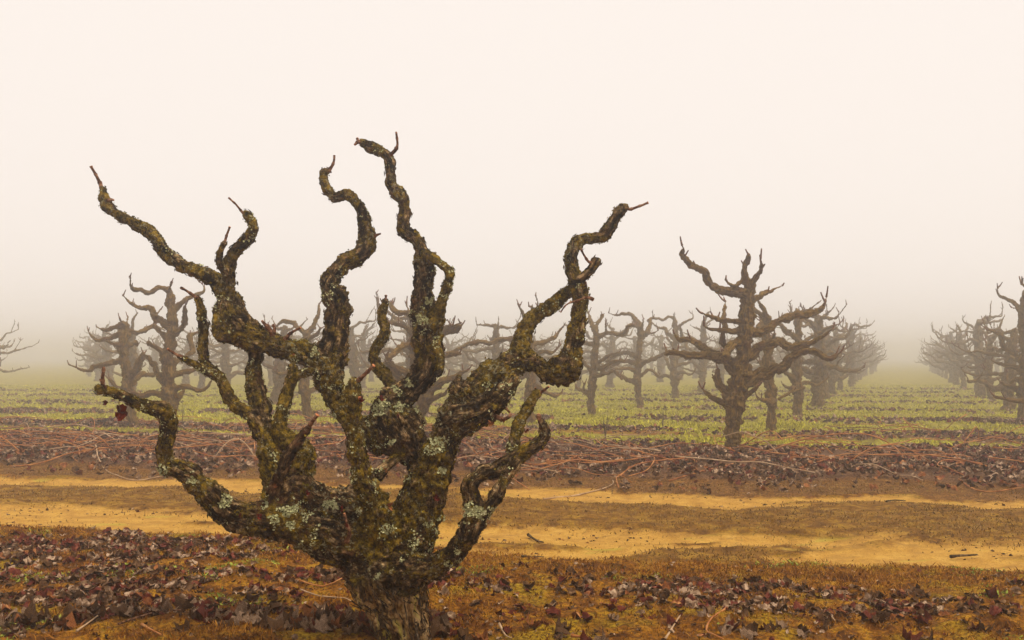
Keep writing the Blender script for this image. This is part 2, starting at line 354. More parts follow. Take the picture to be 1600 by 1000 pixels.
def build_vine(chains, moss, voxel, material, near):
    """chains: list of (name, (n,4) points). Union by voxels, bark relief, then one mesh for each chain."""
    samp = []
    Vs, Fs, off = [], [], 0
    for ci, (nm, P) in enumerate(chains):
        S = catmull(P, 0.012 if near else 0.04)
        k = np.arange(len(S))*(0.012 if near else 0.04)
        S = S.copy(); co = np.stack([k*9, np.full(len(S), ci*3.1), np.zeros(len(S))], 1)
        w = (0.16 if near else 0.20)
        S[:, 3] *= 1+w*noise3(co*(1.0 if near else 0.8)); 
        if not near:
            for d in range(3): S[:, d] += np.minimum(S[:, 3], 0.05)*0.8*noise3(co+11.1*d)
        else:
            for d in range(3): S[:, d] += S[:, 3]*0.16*noise3(co*1.3+11.1*d)
        if not near: S[:, 3] = np.maximum(S[:, 3], voxel*0.95)
        v, f = tube(S, 14 if near else 9)
        Vs.append(v); Fs.append(f+off); off += len(v); samp.append(S)
    alias = list(range(len(samp))); rb = random.Random(len(chains)*13+int(1e3*abs(chains[1][1][0, 0])))
    for ci in range(len(chains)):
        S = samp[ci]; stp = 0.012 if near else 0.04; L = len(S)*stp
        spots = [rb.random() for _ in range(int(L*(9 if near else 2.5)))]+([0.97] if ci else [])
        for q in spots:
            k = min(int(q*len(S)), len(S)-1); r_ = S[k, 3]
            d = np.array([rb.gauss(0, 1), rb.gauss(0, 1), rb.gauss(0, 1)]); d /= np.linalg.norm(d); e = np.array([rb.gauss(0, 1), rb.gauss(0, 1), rb.gauss(0, 1)]); e /= np.linalg.norm(e)
            f_ = 0.25 if q == 0.97 else rb.uniform(.35, .75); b_ = r_*(1.25 if q == 0.97 else rb.uniform(.45, .75)); c0 = S[k, :3]+d*r_*f_
            B4 = np.array([np.append(c0+e*b_*o_, b_*w_) for o_, w_ in ((-.7, .55), (-.3, .95), (.3, .95), (.7, .55))])
            v, f = tube(B4, 8); Vs.append(v); Fs.append(f+off); off += len(v)
    me = mesh_np('skel', np.concatenate(Vs), np.concatenate(Fs), 3)
    ob = link('skel', me); md = ob.modifiers.new('r', 'REMESH'); md.mode = 'VOXEL'; md.voxel_size = voxel; md.adaptivity = 0.0
    dg = bpy.context.evaluated_depsgraph_get(); r = bpy.data.meshes.new_from_object(ob.evaluated_get(dg))
    bpy.data.objects.remove(ob); bpy.data.meshes.remove(me)
    nv = len(r.vertices); V = np.empty(nv*3, np.float32); r.vertices.foreach_get('co', V); V = V.reshape(-1, 3).astype(float)
    E = np.empty(len(r.edges)*2, np.int32); r.edges.foreach_get('vertices', E); E = E.reshape(-1, 2)
    Q = np.empty(len(r.loops), np.int32); r.loops.foreach_get('vertex_index', Q)
    lt = np.empty(len(r.polygons), np.int32); r.polygons.foreach_get('loop_total', lt)
    assert (lt == 4).all(); Q = Q.reshape(-1, 4)
    V = smooth_verts(V, E, 3 if near else 2)
    # nearest chain, arc length and frame coordinates
    allS = np.concatenate([np.concatenate([S, np.full((len(S), 1), i), np.arange(len(S))[:, None]], 1) for i, S in enumerate(samp)])
    fr = [frames(S[:, :3]) for S in samp]
    U = np.concatenate([f[1] for f in fr]); B = np.concatenate([f[2] for f in fr])
    AL = np.concatenate([np.concatenate([[0], np.cumsum(np.linalg.norm(np.diff(S[:, :3], axis=0), axis=1))])+i*2.7 for i, S in enumerate(samp)])
    kd = kdtree.KDTree(len(allS))
    for i, s in enumerate(allS): kd.insert(s[:3], i)
    kd.balance()
    idx = np.empty(nv, np.int32)
    K = 5
    for i in range(nv):
        best = None
        for co, j, d in kd.find_n(V[i], K):
            q = d-allS[j, 3]
            if best is None or q < best: best = q; idx[i] = j
    D = V-allS[idx, :3]
    bark = np.stack([(D*U[idx]).sum(1), (D*B[idx]).sum(1), AL[idx]*0.22], 1)
    ch = allS[idx, 4].astype(int)
    # relief
    r.vertices.foreach_set('co', V.astype(np.float32).ravel()); r.update()
    N = np.empty(nv*3, np.float32); r.vertex_normals.foreach_get('vector', N); N = N.reshape(-1, 3)
    rr = np.clip(allS[idx, 3], 0.004, 0.12)
    if near:
        amp = np.clip(rr/0.045, 0.25, 1.0)
        h = 0.0095*fbm(V*24, 2)*np.clip(rr/0.03, 0.3, 1.35)
        wv = V+0.012*np.stack([noise3(V*40+d*9) for d in range(3)], 1); bw = bark+0.006*noise3(V*30)[:, None]
        pl = np.abs(fbm(bw*np.array([46, 46, 60]), 2)); h += 0.019*amp*(np.minimum(pl, 0.42)-0.24)      # long plates with cracks between
        pk = np.abs(noise3(wv*62+5)); h += 0.016*amp*(np.minimum(pk, 0.35)-0.19)                          # knobbly scales
        h += 0.0055*amp*fbm(bark*np.array([120, 120, 120]), 2)
        h += 0.004*amp*np.clip(fbm(V*170, 1), -0.3, 1)
        if True:   # deep plates on the trunk
            tr = (ch == 0)*sstep(0.02, -0.05, V[:, 2]-0.30)
            h += tr*0.020*(np.minimum(np.abs(fbm(bark*np.array([26, 26, 9])+3, 3)), .5)-.25)
    else:
        h = rr*0.34*fbm(V*13, 2)+rr*0.30*fbm(bark*np.array([34, 34, 60]), 2)+np.minimum(rr, .05)*0.25*noise3(V*38)
    V = V+N*h[:, None]
    r.vertices.foreach_set('co', V.astype(np.float32).ravel()); r.update()
    r.vertex_normals.foreach_get('vector', N.ravel()) if False else None
    N2 = np.empty(nv*3, np.float32); r.vertex_normals.foreach_get('vector', N2); N2 = N2.reshape(-1, 3)
    my = np.array([moss.get(c[0], 0.3) if isinstance(moss, dict) else moss for c in chains])[ch]
    fch = np.sort(ch[Q], axis=1)[:, 1]
    parts = []; rs = random.Random(nv)
    for ci, (nm, P) in enumerate(chains):
        f = Q[fch == ci]
        if len(f) == 0: continue
        u, inv = np.unique(f, return_inverse=True); inv = inv.reshape(-1, 4)
        pv, pn, pb, pm = V[u], N2[u], bark[u], my[u]; mi = np.zeros(len(inv), int)
        if not near and ci:                      # short cut canes on the arm
            S = samp[ci]; L = len(S)
            for k in [L-1]+[rs.randrange(L//2, L) for _ in range(rs.choice((0, 1, 1, 2)))]:
                T = S[k, :3]-S[max(0, k-4), :3]; T = T/(np.linalg.norm(T)+1e-9)
                d = T*rs.uniform(.0, .6)+np.array([rs.uniform(-.8, .8), rs.uniform(-.8, .8), rs.uniform(.2, 1)]); d /= np.linalg.norm(d)
                ln = rs.uniform(.04, .11); q = np.array([S[k, :3], S[k, :3]+d*ln*.5, S[k, :3]+d*ln+np.array([0, 0, ln*.25])])
                c4 = catmull(np.c_[q, [min(.016, S[k, 3]*.7+.006), .009, .0065]], .035); tv, tf = tube(c4, 4); nr = len(c4)
                i4 = (np.arange(nr-1)[:, None]*4+np.arange(4)[None]).ravel(); j4 = (np.arange(nr-1)[:, None]*4+((np.arange(4)+1) % 4)[None]).ravel()
                fq = np.stack([i4, j4, j4+4, i4+4], 1); fq = np.concatenate([fq, [[(nr-1)*4+e for e in range(4)]]])+len(pv)
                tn = tv[:nr*4]-np.repeat(c4[:, :3], 4, 0); tn /= np.linalg.norm(tn, axis=1)[:, None]
                pv = np.concatenate([pv, tv[:nr*4]]); pn = np.concatenate([pn, tn]); pb = np.concatenate([pb, tv[:nr*4]]); pm = np.concatenate([pm, np.zeros(nr*4)])
                inv = np.concatenate([inv, fq]); mi = np.concatenate([mi, np.ones(len(fq), int)])
        m = mesh_np(nm, pv, inv, 4, [material, CANE], mi, True)
        m.normals_split_custom_set_from_vertices(pn.tolist())
        attr(m, 'bark', pb, 'FLOAT_VECTOR'); attr(m, 'mossy', pm)
        parts.append((nm, m))
    bpy.data.meshes.remove(r)
    return parts, V, N2, ch, bark, my, np.concatenate([f[0] for f in fr])[idx]

# ------------------------------------------------------------------ the big vine in front
VY = 3.35
BASE = np.array([(622-CX)/F*VY, VY, 0.0])
FG = {
 'trunk': [(634,1050,46,0),(632,1020,37,0),(630,985,37,0),(625,955,43,0),(618,925,50,0),(604,892,62,0),(594,860,62,0.0),(600,830,54,.02)],
 'M': [(590,858,48,-.02),(545,845,44,-.04),(500,828,38,-.06),(455,815,31,-.08),(412,815,27,-.09),(380,811,23,-.1),(350,795,21,-.12),(325,770,19,-.14),(300,746,16,-.15),(280,735,14,-.16),(260,724,14.5,-.17),(257,705,12,-.18),(262,685,11.5,-.19),(265,664,12,-.2),(263,649,14,-.21),(252,640,12,-.22),(236,636,10.5,-.23),(216,629,9.5,-.24),(196,621,9,-.25),(177,612,9,-.26),(160,608,8,-.27),(151,607,5,-.27)],
 'head_left': [(455,815,36,-.06),(452,790,38,-.05),(465,770,34,-.04),(500,785,32,-.03),(540,800,34,-.02)],
 'N': [(440,805,30,-.04),(428,770,22,-.02),(428,735,22,.0),(422,705,20,.02),(415,680,19,.04),(404,660,18,.06),(390,646,13.5,.07),(371,636,12,.08),(358,620,11.5,.1),(350,602,10.5,.11),(340,587,11,.12),(326,576,10,.13),(318,560,9,.14),(318,535,8.5,.15),(318,512,9.5,.15),(315,492,8.5,.16),(312,476,7.5,.16),(306,463,6,.16)],
 'N2': [(343,592,8,.11),(330,585,8.5,.1),(312,573,7,.08),(295,565,6,.07),(280,557,4.5,.06)],
 'N3': [(412,668,16,.05),(408,640,17,.09),(402,615,17,.12),(395,592,14,.15),(397,570,13,.17),(400,550,12,.19),(398,532,11,.2)],
 'N4': [(470,742,24,.0),(478,712,17,-.01),(466,695,17,.0),(450,690,17,.02),(438,672,14,.03),(440,650,13,.04),(445,630,11,.05),(450,610,10,.06),(455,592,10.5,.07),(456,578,9,.08)],
 'N5': [(452,606,8,.06),(462,590,7.5,.05),(474,583,7.5,.04),(485,580,7,.03)],
 'P': [(425,775,13,-.08),(436,745,11,-.11),(450,718,10,-.14),(462,698,9.5,-.16),(473,682,8,-.17),(481,670,6,-.18)],
 'A': [(600,690,28,.14),(565,668,22,.15),(535,640,18,.16),(516,605,20,.17),(512,575,22,.17),(492,560,21,.17),(465,551,20,.16),(435,543,19,.15),(408,533,20,.14),(382,520,23,.14),(364,500,25,.14),(360,478,22,.15),(354,458,17,.16),(342,440,14,.17),(324,430,12.5,.18),(303,423,11.5,.2),(281,412,11,.22),(261,397,10.5,.24),(246,378,10.5,.26),(233,361,11,.28),(210,350,9.5,.3),(186,336,9,.32),(167,323,10,.34),(163,308,7.5,.35),(159,292,5,.36)],
 'elbow': [(365,520,16,.12),(348,524,14,.10),(341,505,11,.11),(345,482,12,.13),(352,465,13,.15)],
 'C': [(355,452,13,.15),(358,430,11.5,.13),(361,405,10.5,.11),(373,387,9.5,.1),(387,371,10.5,.09),(396,357,9,.08),(392,343,7.5,.08),(385,337,8.5,.07)],
 'C2': [(354,428,7,.1),(344,412,6.5,.07),(344,396,6,.05),(350,380,4.5,.04)],
 'D': [(514,580,20,.17),(520,545,22,.19),(525,515,19.5,.2),(529,487,18,.21),(522,464,21,.22),(513,450,16,.23),(520,430,13.5,.24),(538,411,14,.25),(558,401,15,.26),(571,387,15,.27),(574,371,14,.28),(570,353,12.5,.29),(567,334,11.5,.3),(559,317,10.5,.31),(546,306,10.5,.32),(535,305,9.5,.33),(524,309,9,.33),(513,298,8.5,.34),(506,283,8.5,.34),(507,271,7.5,.35),(515,265,5,.35)],
 'E': [(645,815,36,.06),(662,765,25,.08),(652,722,21,.1),(632,685,36,.12),(612,655,40,.13),(614,628,26,.14),(634,612,20,.15),(655,594,21,.15),(668,574,20,.15),(670,550,22,.15),(668,525,25,.15),(666,503,25,.15),(664,478,20,.15),(662,453,16.5,.15),(663,430,17,.15),(662,410,15.5,.15),(660,395,11,.16),(656,382,11.5,.17),(645,370,12.5,.18),(632,360,12.5,.19),(630,345,11,.2),(632,328,9.5,.2),(631,310,9.5,.21),(622,301,10.5,.21),(612,288,9.5,.22),(610,270,9,.22),(608,252,9,.23),(602,240,8.5,.23),(589,234,8.5,.24),(575,227,8.5,.24),(562,222,6,.24)],
 'E2': [(664,396,8,.13),(682,407,8,.11),(697,419,8.5,.09),(703,430,8.5,.08),(699,447,8.5,.08),(692,466,9.5,.09),(687,484,11,.1),(680,505,15,.12)],
 'E3': [(680,535,11,.12),(688,555,8,.1),(687,574,7.5,.09),(685,583,6,.09)],
 'F': [(622,625,12,.2),(612,605,10,.24),(603,588,9.5,.27),(592,575,9.5,.29),(585,560,9.5,.3),(587,546,8.5,.31),(598,530,8.5,.32),(602,514,7.5,.32),(597,496,7.5,.33),(599,482,7,.33),(603,473,5,.33)],
 'ring': [(590,745,12,.0),(597,735,9,.02),(610,722,8.5,.05),(628,708,11,.08)],
 'G': [(600,850,34,-.05),(588,800,26,-.1),(572,762,20,-.13),(562,728,15.5,-.15),(556,692,14.5,-.16),(553,658,14.5,-.17),(554,628,14,-.18),(553,606,11.5,-.18),(550,594,8.5,-.18)],
 'I': [(615,870,52,.0),(638,830,48,-.02),(656,790,40,-.03),(672,750,34,-.04),(686,715,27,-.05),(697,685,24,-.05),(712,655,30,-.04),(725,625,26,-.02),(748,602,22,.0),(770,585,20,.02),(792,571,21,.03),(815,562,23,.04),(838,570,15,.04),(850,580,14,.03),(864,582,19,.03),(882,576,27,.02),(891,562,23,.02),(896,542,17,.02),(901,518,14.5,.03),(905,490,14,.04),(907,468,13.5,.05),(903,446,12.5,.06),(894,422,12,.06),(892,402,11.5,.07),(897,385,11,.08),(909,375,10.5,.09),(925,372,9.5,.1),(940,371,10,.11),(951,358,9.5,.12),(960,342,9.5,.13),(969,330,10.5,.14),(974,321,9,.14)],
 'I2': [(705,660,26,-.05),(738,648,27,-.07),(763,636,22,-.07),(785,615,15,-.05),(802,594,13,-.01)],
 'I3': [(725,620,20,-.05),(712,604,13,-.06),(716,592,6,-.06)],
 'K': [(817,565,19,.05),(815,540,14,.07),(817,518,14.5,.09),(829,499,14,.11),(848,487,12.5,.12),(868,472,12,.13),(884,458,10.5,.13),(897,449,9,.11)],
 'J2': [(903,440,9,.05),(915,430,7.5,.03),(924,420,7,.02),(929,410,7,.02)],
 'L': [(632,890,40,-.08),(665,885,22,-.12),(695,875,17,-.15),(722,849,17,-.18),(739,822,18,-.2),(743,797,17,-.2),(735,773,14,-.2),(735,756,13,-.2),(754,742,12.5,-.19),(775,735,12,-.18),(800,721,12,-.17),(820,706,11,-.17),(840,695,11,-.16),(851,681,9.5,-.16),(851,668,8,-.16),(844,655,5,-.16)],
 'L2': [(745,812,13,-.2),(760,797,11.5,-.22),(772,779,11,-.23),(785,755,10,-.22),(800,733,10,-.2),(808,720,9,-.18)],
 'L3': [(806,722,9,-.15),(802,703,10,-.12),(805,682,11,-.1),(814,657,9.5,-.08),(827,635,9,-.07),(840,614,7.5,-.06)],
}
MOSSY = dict(trunk=.25, M=.55, A=.75, C=.8, D=.5, E=.35, E2=1.2, F=1.0, G=1.1, I=.75, K=1.2, L=.4, L2=.4, L3=1.2, N=.85, N2=.7, N3=.5, N4=1.1, N5=1.3, P=.1, J2=.1, elbow=.9)
def ptrace(pts, Y0, base):
    out = []
    for q in pts:
        Y = Y0+(q[3] if len(q) > 3 else 0.0)
        out.append(np.append(px(q[0], q[1], Y)-base, q[2]*Y/F))
    return np.array(out)
chains = []; keyname = {}
for k, pts in FG.items():
    nm = 'trunk' if k == 'trunk' else 'arm'
    P_ = ptrace(pts, VY, BASE); P_[:, 3] *= {'trunk': 1.0, 'N': .84, 'N3': .88, 'N4': .86, 'head_left': .9, 'P': .95, 'M': 1.0}.get(k, .93)
    chains.append((k, P_))
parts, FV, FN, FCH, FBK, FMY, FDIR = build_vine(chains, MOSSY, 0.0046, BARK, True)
hero = empty('old_grapevine', BASE)
tag(hero, 'massive dark gnarled grapevine with many twisting lichen-covered arms on the near side of the road', 'grapevine', 'old head-pruned grapevines')
hpart = {}
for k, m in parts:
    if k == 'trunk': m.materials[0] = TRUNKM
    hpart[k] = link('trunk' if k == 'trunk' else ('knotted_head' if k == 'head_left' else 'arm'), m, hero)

def cane_obj(name, pts4, material, parent=None, step=0.01, ring=7, jit=0.3, knots=True, cut=None):
    S = catmull(pts4, step); k = np.arange(len(S))
    co = np.stack([k*0.35, np.full(len(S), random.random()*50), np.zeros(len(S))], 1)
    for d in range(3): S[:, d] += S[:, 3]*jit*noise3(co+9.7*d)
    if knots: S[:, 3] *= 1+0.7*np.clip(np.cos(k*2*math.pi/max(5, len(k)/3.3)), 0.5, 1)-0.38
    v, f = tube(S, ring)
    mats = [material] + ([cut] if cut else [])
    mi = np.zeros(len(f), int)
    if cut: mi[-ring:] = 1
    me = mesh_np(name, v, f, 3, mats, mi, True)
    return link(name, me, parent)
# pruning spurs on the big vine
SPURS = [('A',[(160,298,5,.355),(155,283,3.6,.36),(148,270,2.8,.36),(142,260,2.8,.36)],.0),
 ('C',[(387,340,4,.07),(378,331,2.6,.06),(368,319,2.0,.05),(357,309,2.2,.05)],0),('C2',[(349,384,4,.045),(353,371,2.6,.04),(359,354,2.0,.03)],0),
 ('D',[(513,268,5,.35),(519,259,3,.35),(522,250,2.4,.35),(522,243,2.6,.35)],0),
 ('E',[(610,243,4,.22),(618,234,4,.21),(621,226,2.6,.21),(620,216,2.4,.2),(619,206,2.3,.2)],0),('E',[(570,226,5,.24),(560,222,3.5,.23),(554,226,2.5,.22)],0),('E',[(566,224,4,.24),(559,219,2.8,.25),(558,215,2.2,.25)],0),
 ('I',[(974,322,5,.14),(984,327,3.2,.13),(997,323,2.6,.12),(1013,317,2.4,.11)],0),('J2',[(928,412,5,.02),(920,409,3,.01),(913,399,2.2,.0),(908,389,2.2,.0)],0),
 ('I',[(903,470,3,.02),(890,473,1.8,.0),(882,479,1.6,-.01),(876,488,1.5,-.02)],0),('I',[(900,472,2.4,.0),(912,466,2.0,-.01),(921,466,4.0,-.01),(927,469,4.2,-.01)],0),('I',[(910,452,3,.04),(916,446,1.8,.03),(915,440,1.3,.03)],0),
 ('F',[(602,477,4,.33),(603,468,2.5,.33),(603,461,2.3,.33)],0),('F',[(600,476,2.5,.33),(596,471,1.2,.32),(594,466,.9,.31)],0),
 ('G',[(553,602,6,-.18),(563,592,4.4,-.19),(574,581,3.8,-.2),(584,571,3.4,-.21)],0),
 ('M',[(163,609,5,-.27),(160,598,4,-.28),(161,586,3.4,-.29),(162,574,3.0,-.29)],0),('M',[(165,606,3,-.28),(158,596,1.6,-.3),(156,592,1.2,-.3)],0),
 ('N',[(309,467,5,.16),(301,461,3.4,.16),(292,455,2.6,.16),(282,449,2.6,.16)],0),('N2',[(284,559,4,.06),(275,554,3,.05),(268,549,2.6,.05),(262,545,2.6,.04)],0),
 ('P',[(478,676,6,-.17),(484,665,4.4,-.18),(490,656,4,-.185),(496,648,4,-.19)],0),
 ('L3',[(839,617,5,-.06),(848,611,3,-.07),(858,604,2.4,-.08)],0),('L3',[(838,618,4,-.06),(838,611,2.6,-.05),(836,606,2,-.05)],0),('L',[(848,668,7,-.16),(844,658,5.5,-.16),(841,647,4,-.16)],0),
 ('I2',[(772,650,6,-.07),(784,655,4.5,-.09),(795,652,3.6,-.1),(798,646,2.4,-.1)],0),('I2',[(778,632,4,-.05),(788,636,3,-.06),(797,645,2.4,-.07)],0),
 ('A',[(426,524,5,.13),(421,515,5,.12),(415,508,4,.115),(409,501,2.4,.11)],0),('A',[(428,522,4,.13),(429,513,3.5,.12),(426,507,2.4,.12)],0),('A',[(446,530,5,.13),(452,522,3.6,.12),(460,517,2.6,.11),(470,512,2.2,.1)],0),
 ('D',[(582,372,4,.27),(589,367,3,.26),(595,365,1.2,.26)],0),('A',[(168,314,4,.33),(174,312,3,.33),(178,313,2,.33)],0),
 ('trunk',[(542,846,5,-.20),(546,832,3.6,-.22),(541,815,2.8,-.235),(538,802,2.4,-.24)],0),
 ('M',[(340,800,4,-.13),(334,808,2,-.14),(330,809,1.3,-.14)],0),('M',[(380,832,4,-.1),(376,840,2.4,-.11),(373,844,1.5,-.11)],0),('M',[(445,840,7,-.1),(446,850,6,-.1),(444,856,3,-.1)],0)]
for k, pts, _ in SPURS:
    P = ptrace(pts, VY, BASE); P[:, 3] *= 0.78
    cane_obj('pruned_spur', P, CANE, hpart[k], 0.006, 7, 0.25, True, CUTM)

# grape leaf shapes
def leaf_shape(n_out, curl, fold, seed, lob=0.24):
    rg = np.random.default_rng(seed); a = np.linspace(0, 2*math.pi, n_out, endpoint=False)
    rad = 1-lob*np.abs(np.sin(2.5*(a)))**0.8*(0.7+0.6*rg.random(n_out))
    rad *= 1-0.75*np.exp(-((a-math.pi)/0.30)**2); rad *= 0.86+0.28*rg.random(n_out)
    ring = np.stack([rad*np.cos(a), rad*np.sin(a)], 1)
    P2 = np.concatenate([[[0, 0]], ring*0.55, ring])
    z = 0.30*noise3(np.c_[P2*2.1, np.full(len(P2), seed*3.3)])*2
    th = rg.random()*math.pi; ax = np.array([math.cos(th), math.sin(th)]); s = P2@ax; w = P2@np.array([-ax[1], ax[0]])
    ang = s*curl
    S2 = np.sin(ang)/curl if abs(curl) > 1e-3 else s; zc = (1-np.cos(ang))/curl
    z = z+zc+fold*np.abs(w)
    V = np.stack([S2*ax[0]-w*ax[1], S2*ax[1]+w*ax[0], z], 1)
    V[:, 2] -= np.quantile(V[:, 2], 0.12)
    i = np.arange(n_out); j = (i+1) % n_out
    Fc = np.concatenate([np.stack([np.zeros(n_out, int), 1+i, 1+j], 1), np.stack([1+i, 1+n_out+i, 1+n_out+j], 1), np.stack([1+i, 1+n_out+j, 1+j], 1)])
    return V, Fc
LEAVES = [leaf_shape(18, c_, f_, 10+i) for i, (c_, f_) in enumerate([(1.5, .1), (-1.2, .25), (2.0, -.1), (0.7, .45), (-1.7, .0), (1.1, -.35), (2.3, .2), (1.25, .35)])]
LEAVES_S = [leaf_shape(9, c_, f_, 40+i, 0.35) for i, (c_, f_) in enumerate([(1.5, .1), (-1.4, .25), (2.0, -.1), (0.8, .45), (-1.7, .1), (1.1, -.3)])]

# dried leaves and scraps caught on the big vine
def vine_leaf(x, y, Y, s, k, rot, m=RED):
    v, f = LEAVES[k]; me = mesh_np('dried_leaf', v*s, f, 3, [m], None, False)
    o = link('dried_leaf', me, hero); o.location = px(x, y, Y)-BASE; o.rotation_euler = rot; return o
vine_leaf(187, 645, VY-.25, .030, 0, (R(80), R(25), R(30))); vine_leaf(163, 630, VY-.27, .011, 1, (R(70), 0, R(50)))
cane_obj('leaf_stalk', ptrace([(187,622,1.0,-.25),(186,630,.7,-.25),(188,640,.7,-.25)], VY, BASE), CANE, hero, .006, 5, .1, False)
for x, y, dz, s in [(536,795,-.22,.014),(608,793,-.16,.018),(376,805,-.18,.010),(683,778,-.12,.014),(404,808,-.19,.012),(430,760,-.16,.010),(480,770,-.14,.012),(597,622,.02,.012),(623,651,.0,.009),(565,625,-.24,.012),(765,662,-.12,.014),(785,657,-.12,.012),(718,659,-.1,.010),(822,672,-.2,.010),(540,820,-.24,.016),(603,735,.0,.010)]:
    vine_leaf(x, y, VY+dz, s, random.randrange(8), (R(random.uniform(40, 120)), random.random(), random.random()*6), RED if random.random() < .75 else LEAFM['rust red'])

for k, x, y, dz, r in [('A', 363, 513, .088, 3.6), ('A', 460, 554, .118, 3.4), ('G', 562, 622, -.205, 3), ('I', 720, 660, -.105, 3), ('E', 600, 626, .08, 3)]:
    cane_obj('pruning_scar', ptrace([(x, y, r*1.15, dz+.05), (x, y, r, dz+.012), (x, y, r*.75, dz)], VY, BASE), CUTM, hpart[k], .01, 9, .1, False)
# lichen rosettes, moss tufts and peeling strips on the big vine (nobody could count them)
def tangent_frames(N):
    a = np.where(np.abs(N[:, 2:3]) < 0.9, np.array([[0, 0, 1.0]]), np.array([[1.0, 0, 0]]))
    T = np.cross(N, a); T /= np.linalg.norm(T, axis=1)[:, None]; return T, np.cross(N, T)
def surf_patches(sel, size, lift, material, name, label, nb=5, elong=1.0, dirs=None, tilt=0.6):
    """small crinkled flakes standing a little off the surface at vertex indices sel"""
    P = FV[sel]; N = FN[sel].astype(float); T, B = tangent_frames(N)
    if dirs is not None:
        T = dirs[sel]; T = T-N*(T*N).sum(1)[:, None]; T /= np.linalg.norm(T, axis=1)[:, None]+1e-9; B = np.cross(N, T)
    n = len(sel); s = size*(0.5+RNG.random(n)); ph = RNG.random(n)*6.28 if dirs is None else RNG.normal(0, .25, n)
    c, s_ = np.cos(ph)[:, None], np.sin(ph)[:, None]; T, B = c*T+s_*B, -s_*T+c*B
    a = np.arange(nb)*2*math.pi/nb
    V = []
    for q in a:
        rr = (0.7+0.6*RNG.random(n))*s
        V.append(P+T*(np.cos(q)*rr*elong)[:, None]+B*(np.sin(q)*rr)[:, None]+N*(lift*(RNG.random(n)*1.3+0.1)+tilt*rr*RNG.random(n))[:, None])
    V.append(P+N*(lift*0.4)); V = np.stack(V, 1)
    idx = np.arange(n)[:, None]*(nb+1)
    Fc = np.concatenate([idx+np.array([k, (k+1) % nb, nb])[None] for k in range(nb)])
    me = mesh_np(name, V.reshape(-1, 3), Fc, 3, [material], None, False)
    return tag(link(name, me, hero), label, kind='stuff')
nv = len(FV); top = FV[:, 2]+BASE[2]
# lichen: at the photograph's big pale spots and in scattered colonies
SP = [(683,697,10),(672,705,6),(605,827,8),(735,797,11),(748,803,9),(350,785,9),(358,778,6),(415,790,6),(447,800,9),(460,795,7),(512,787,7),(522,790,6),(430,815,7),(455,820,7),(668,820,5),(592,640,10),(600,634,8),(625,635,8),(492,550,7),(318,413,4),(700,880,5),(715,860,5),(690,735,7),(612,690,5),(655,640,6),(575,660,5),(520,650,6),(640,600,6),(760,600,4),(560,800,6),(690,810,5),(590,900,5),(255,735,8),(300,750,6),(620,610,7),(660,500,8),(670,470,7)]
cp = np.stack([(FV[:, 0]+BASE[0])/(FV[:, 1]+BASE[1])*F+CX, HOR-(FV[:, 2]-CAMZ)/(FV[:, 1]+BASE[1])*F], 1)
facing = -FN[:, 1]
sel = []; lno = fbm(FV*55+2, 2)
for x, y, rad in SP:
    d = np.hypot(cp[:, 0]-x, cp[:, 1]-y)*(1+.55*lno); c_ = np.where((d < rad) & (facing > 0.1))[0]
    if len(c_) == 0: continue
    ymin = FV[c_, 1].min(); c_ = c_[FV[c_, 1] < ymin+0.06]
    sel.append(RNG.choice(c_, min(len(c_), int(rad*rad*.9)), replace=False))
sel = np.concatenate(sel)
surf_patches(sel, 0.0034, 0.004, LICH, 'lichen', 'pale grey-green lichen rosettes on the bark', 6, tilt=0.9)
col = fbm(FV*9+3, 2); col2 = fbm(FV*30+8, 2)
w = np.clip(col-0.12, 0, 1)*np.clip(col2, 0, 1); w[top > 1.5] *= 0.5; w[top < .28] = 0
surf_patches(RNG.choice(nv, 4200, replace=False, p=w/w.sum()), 0.0027, 0.0022, LICH, 'lichen', 'small pale lichen flecks on the bark', 5, tilt=0.7)
w = FMY*np.clip(fbm(FV*12+31, 2)+0.1, 0, 1); w[top < .28] *= .25
surf_patches(RNG.choice(nv, 3200, replace=False, p=w/w.sum()), 0.0034, 0.0025, MOSSM, 'moss', 'olive and mustard moss tufts on the bark', 4, tilt=1.1)
dirs = FDIR
w = np.ones(nv); w[top < 0.30] = 2.0
w *= np.clip(0.4+1.4*fbm(FV*16+77, 2), .05, 2)
surf_patches(RNG.choice(nv, 3800, replace=False, p=w/w.sum()), 0.0036, 0.002, FLAKE, 'peeling_bark', 'loose shaggy strips of dark bark', 4, 2.4, dirs, 0.8)

ts = np.where((top < 0.33) & (FCH == 0))[0]
surf_patches(RNG.choice(ts, min(len(ts), 420), replace=False), 0.0042, 0.004, FLAKE, 'bark_strips', 'long fibrous bark strips hanging down the trunk', 6, 8.0, dirs, 0.35)
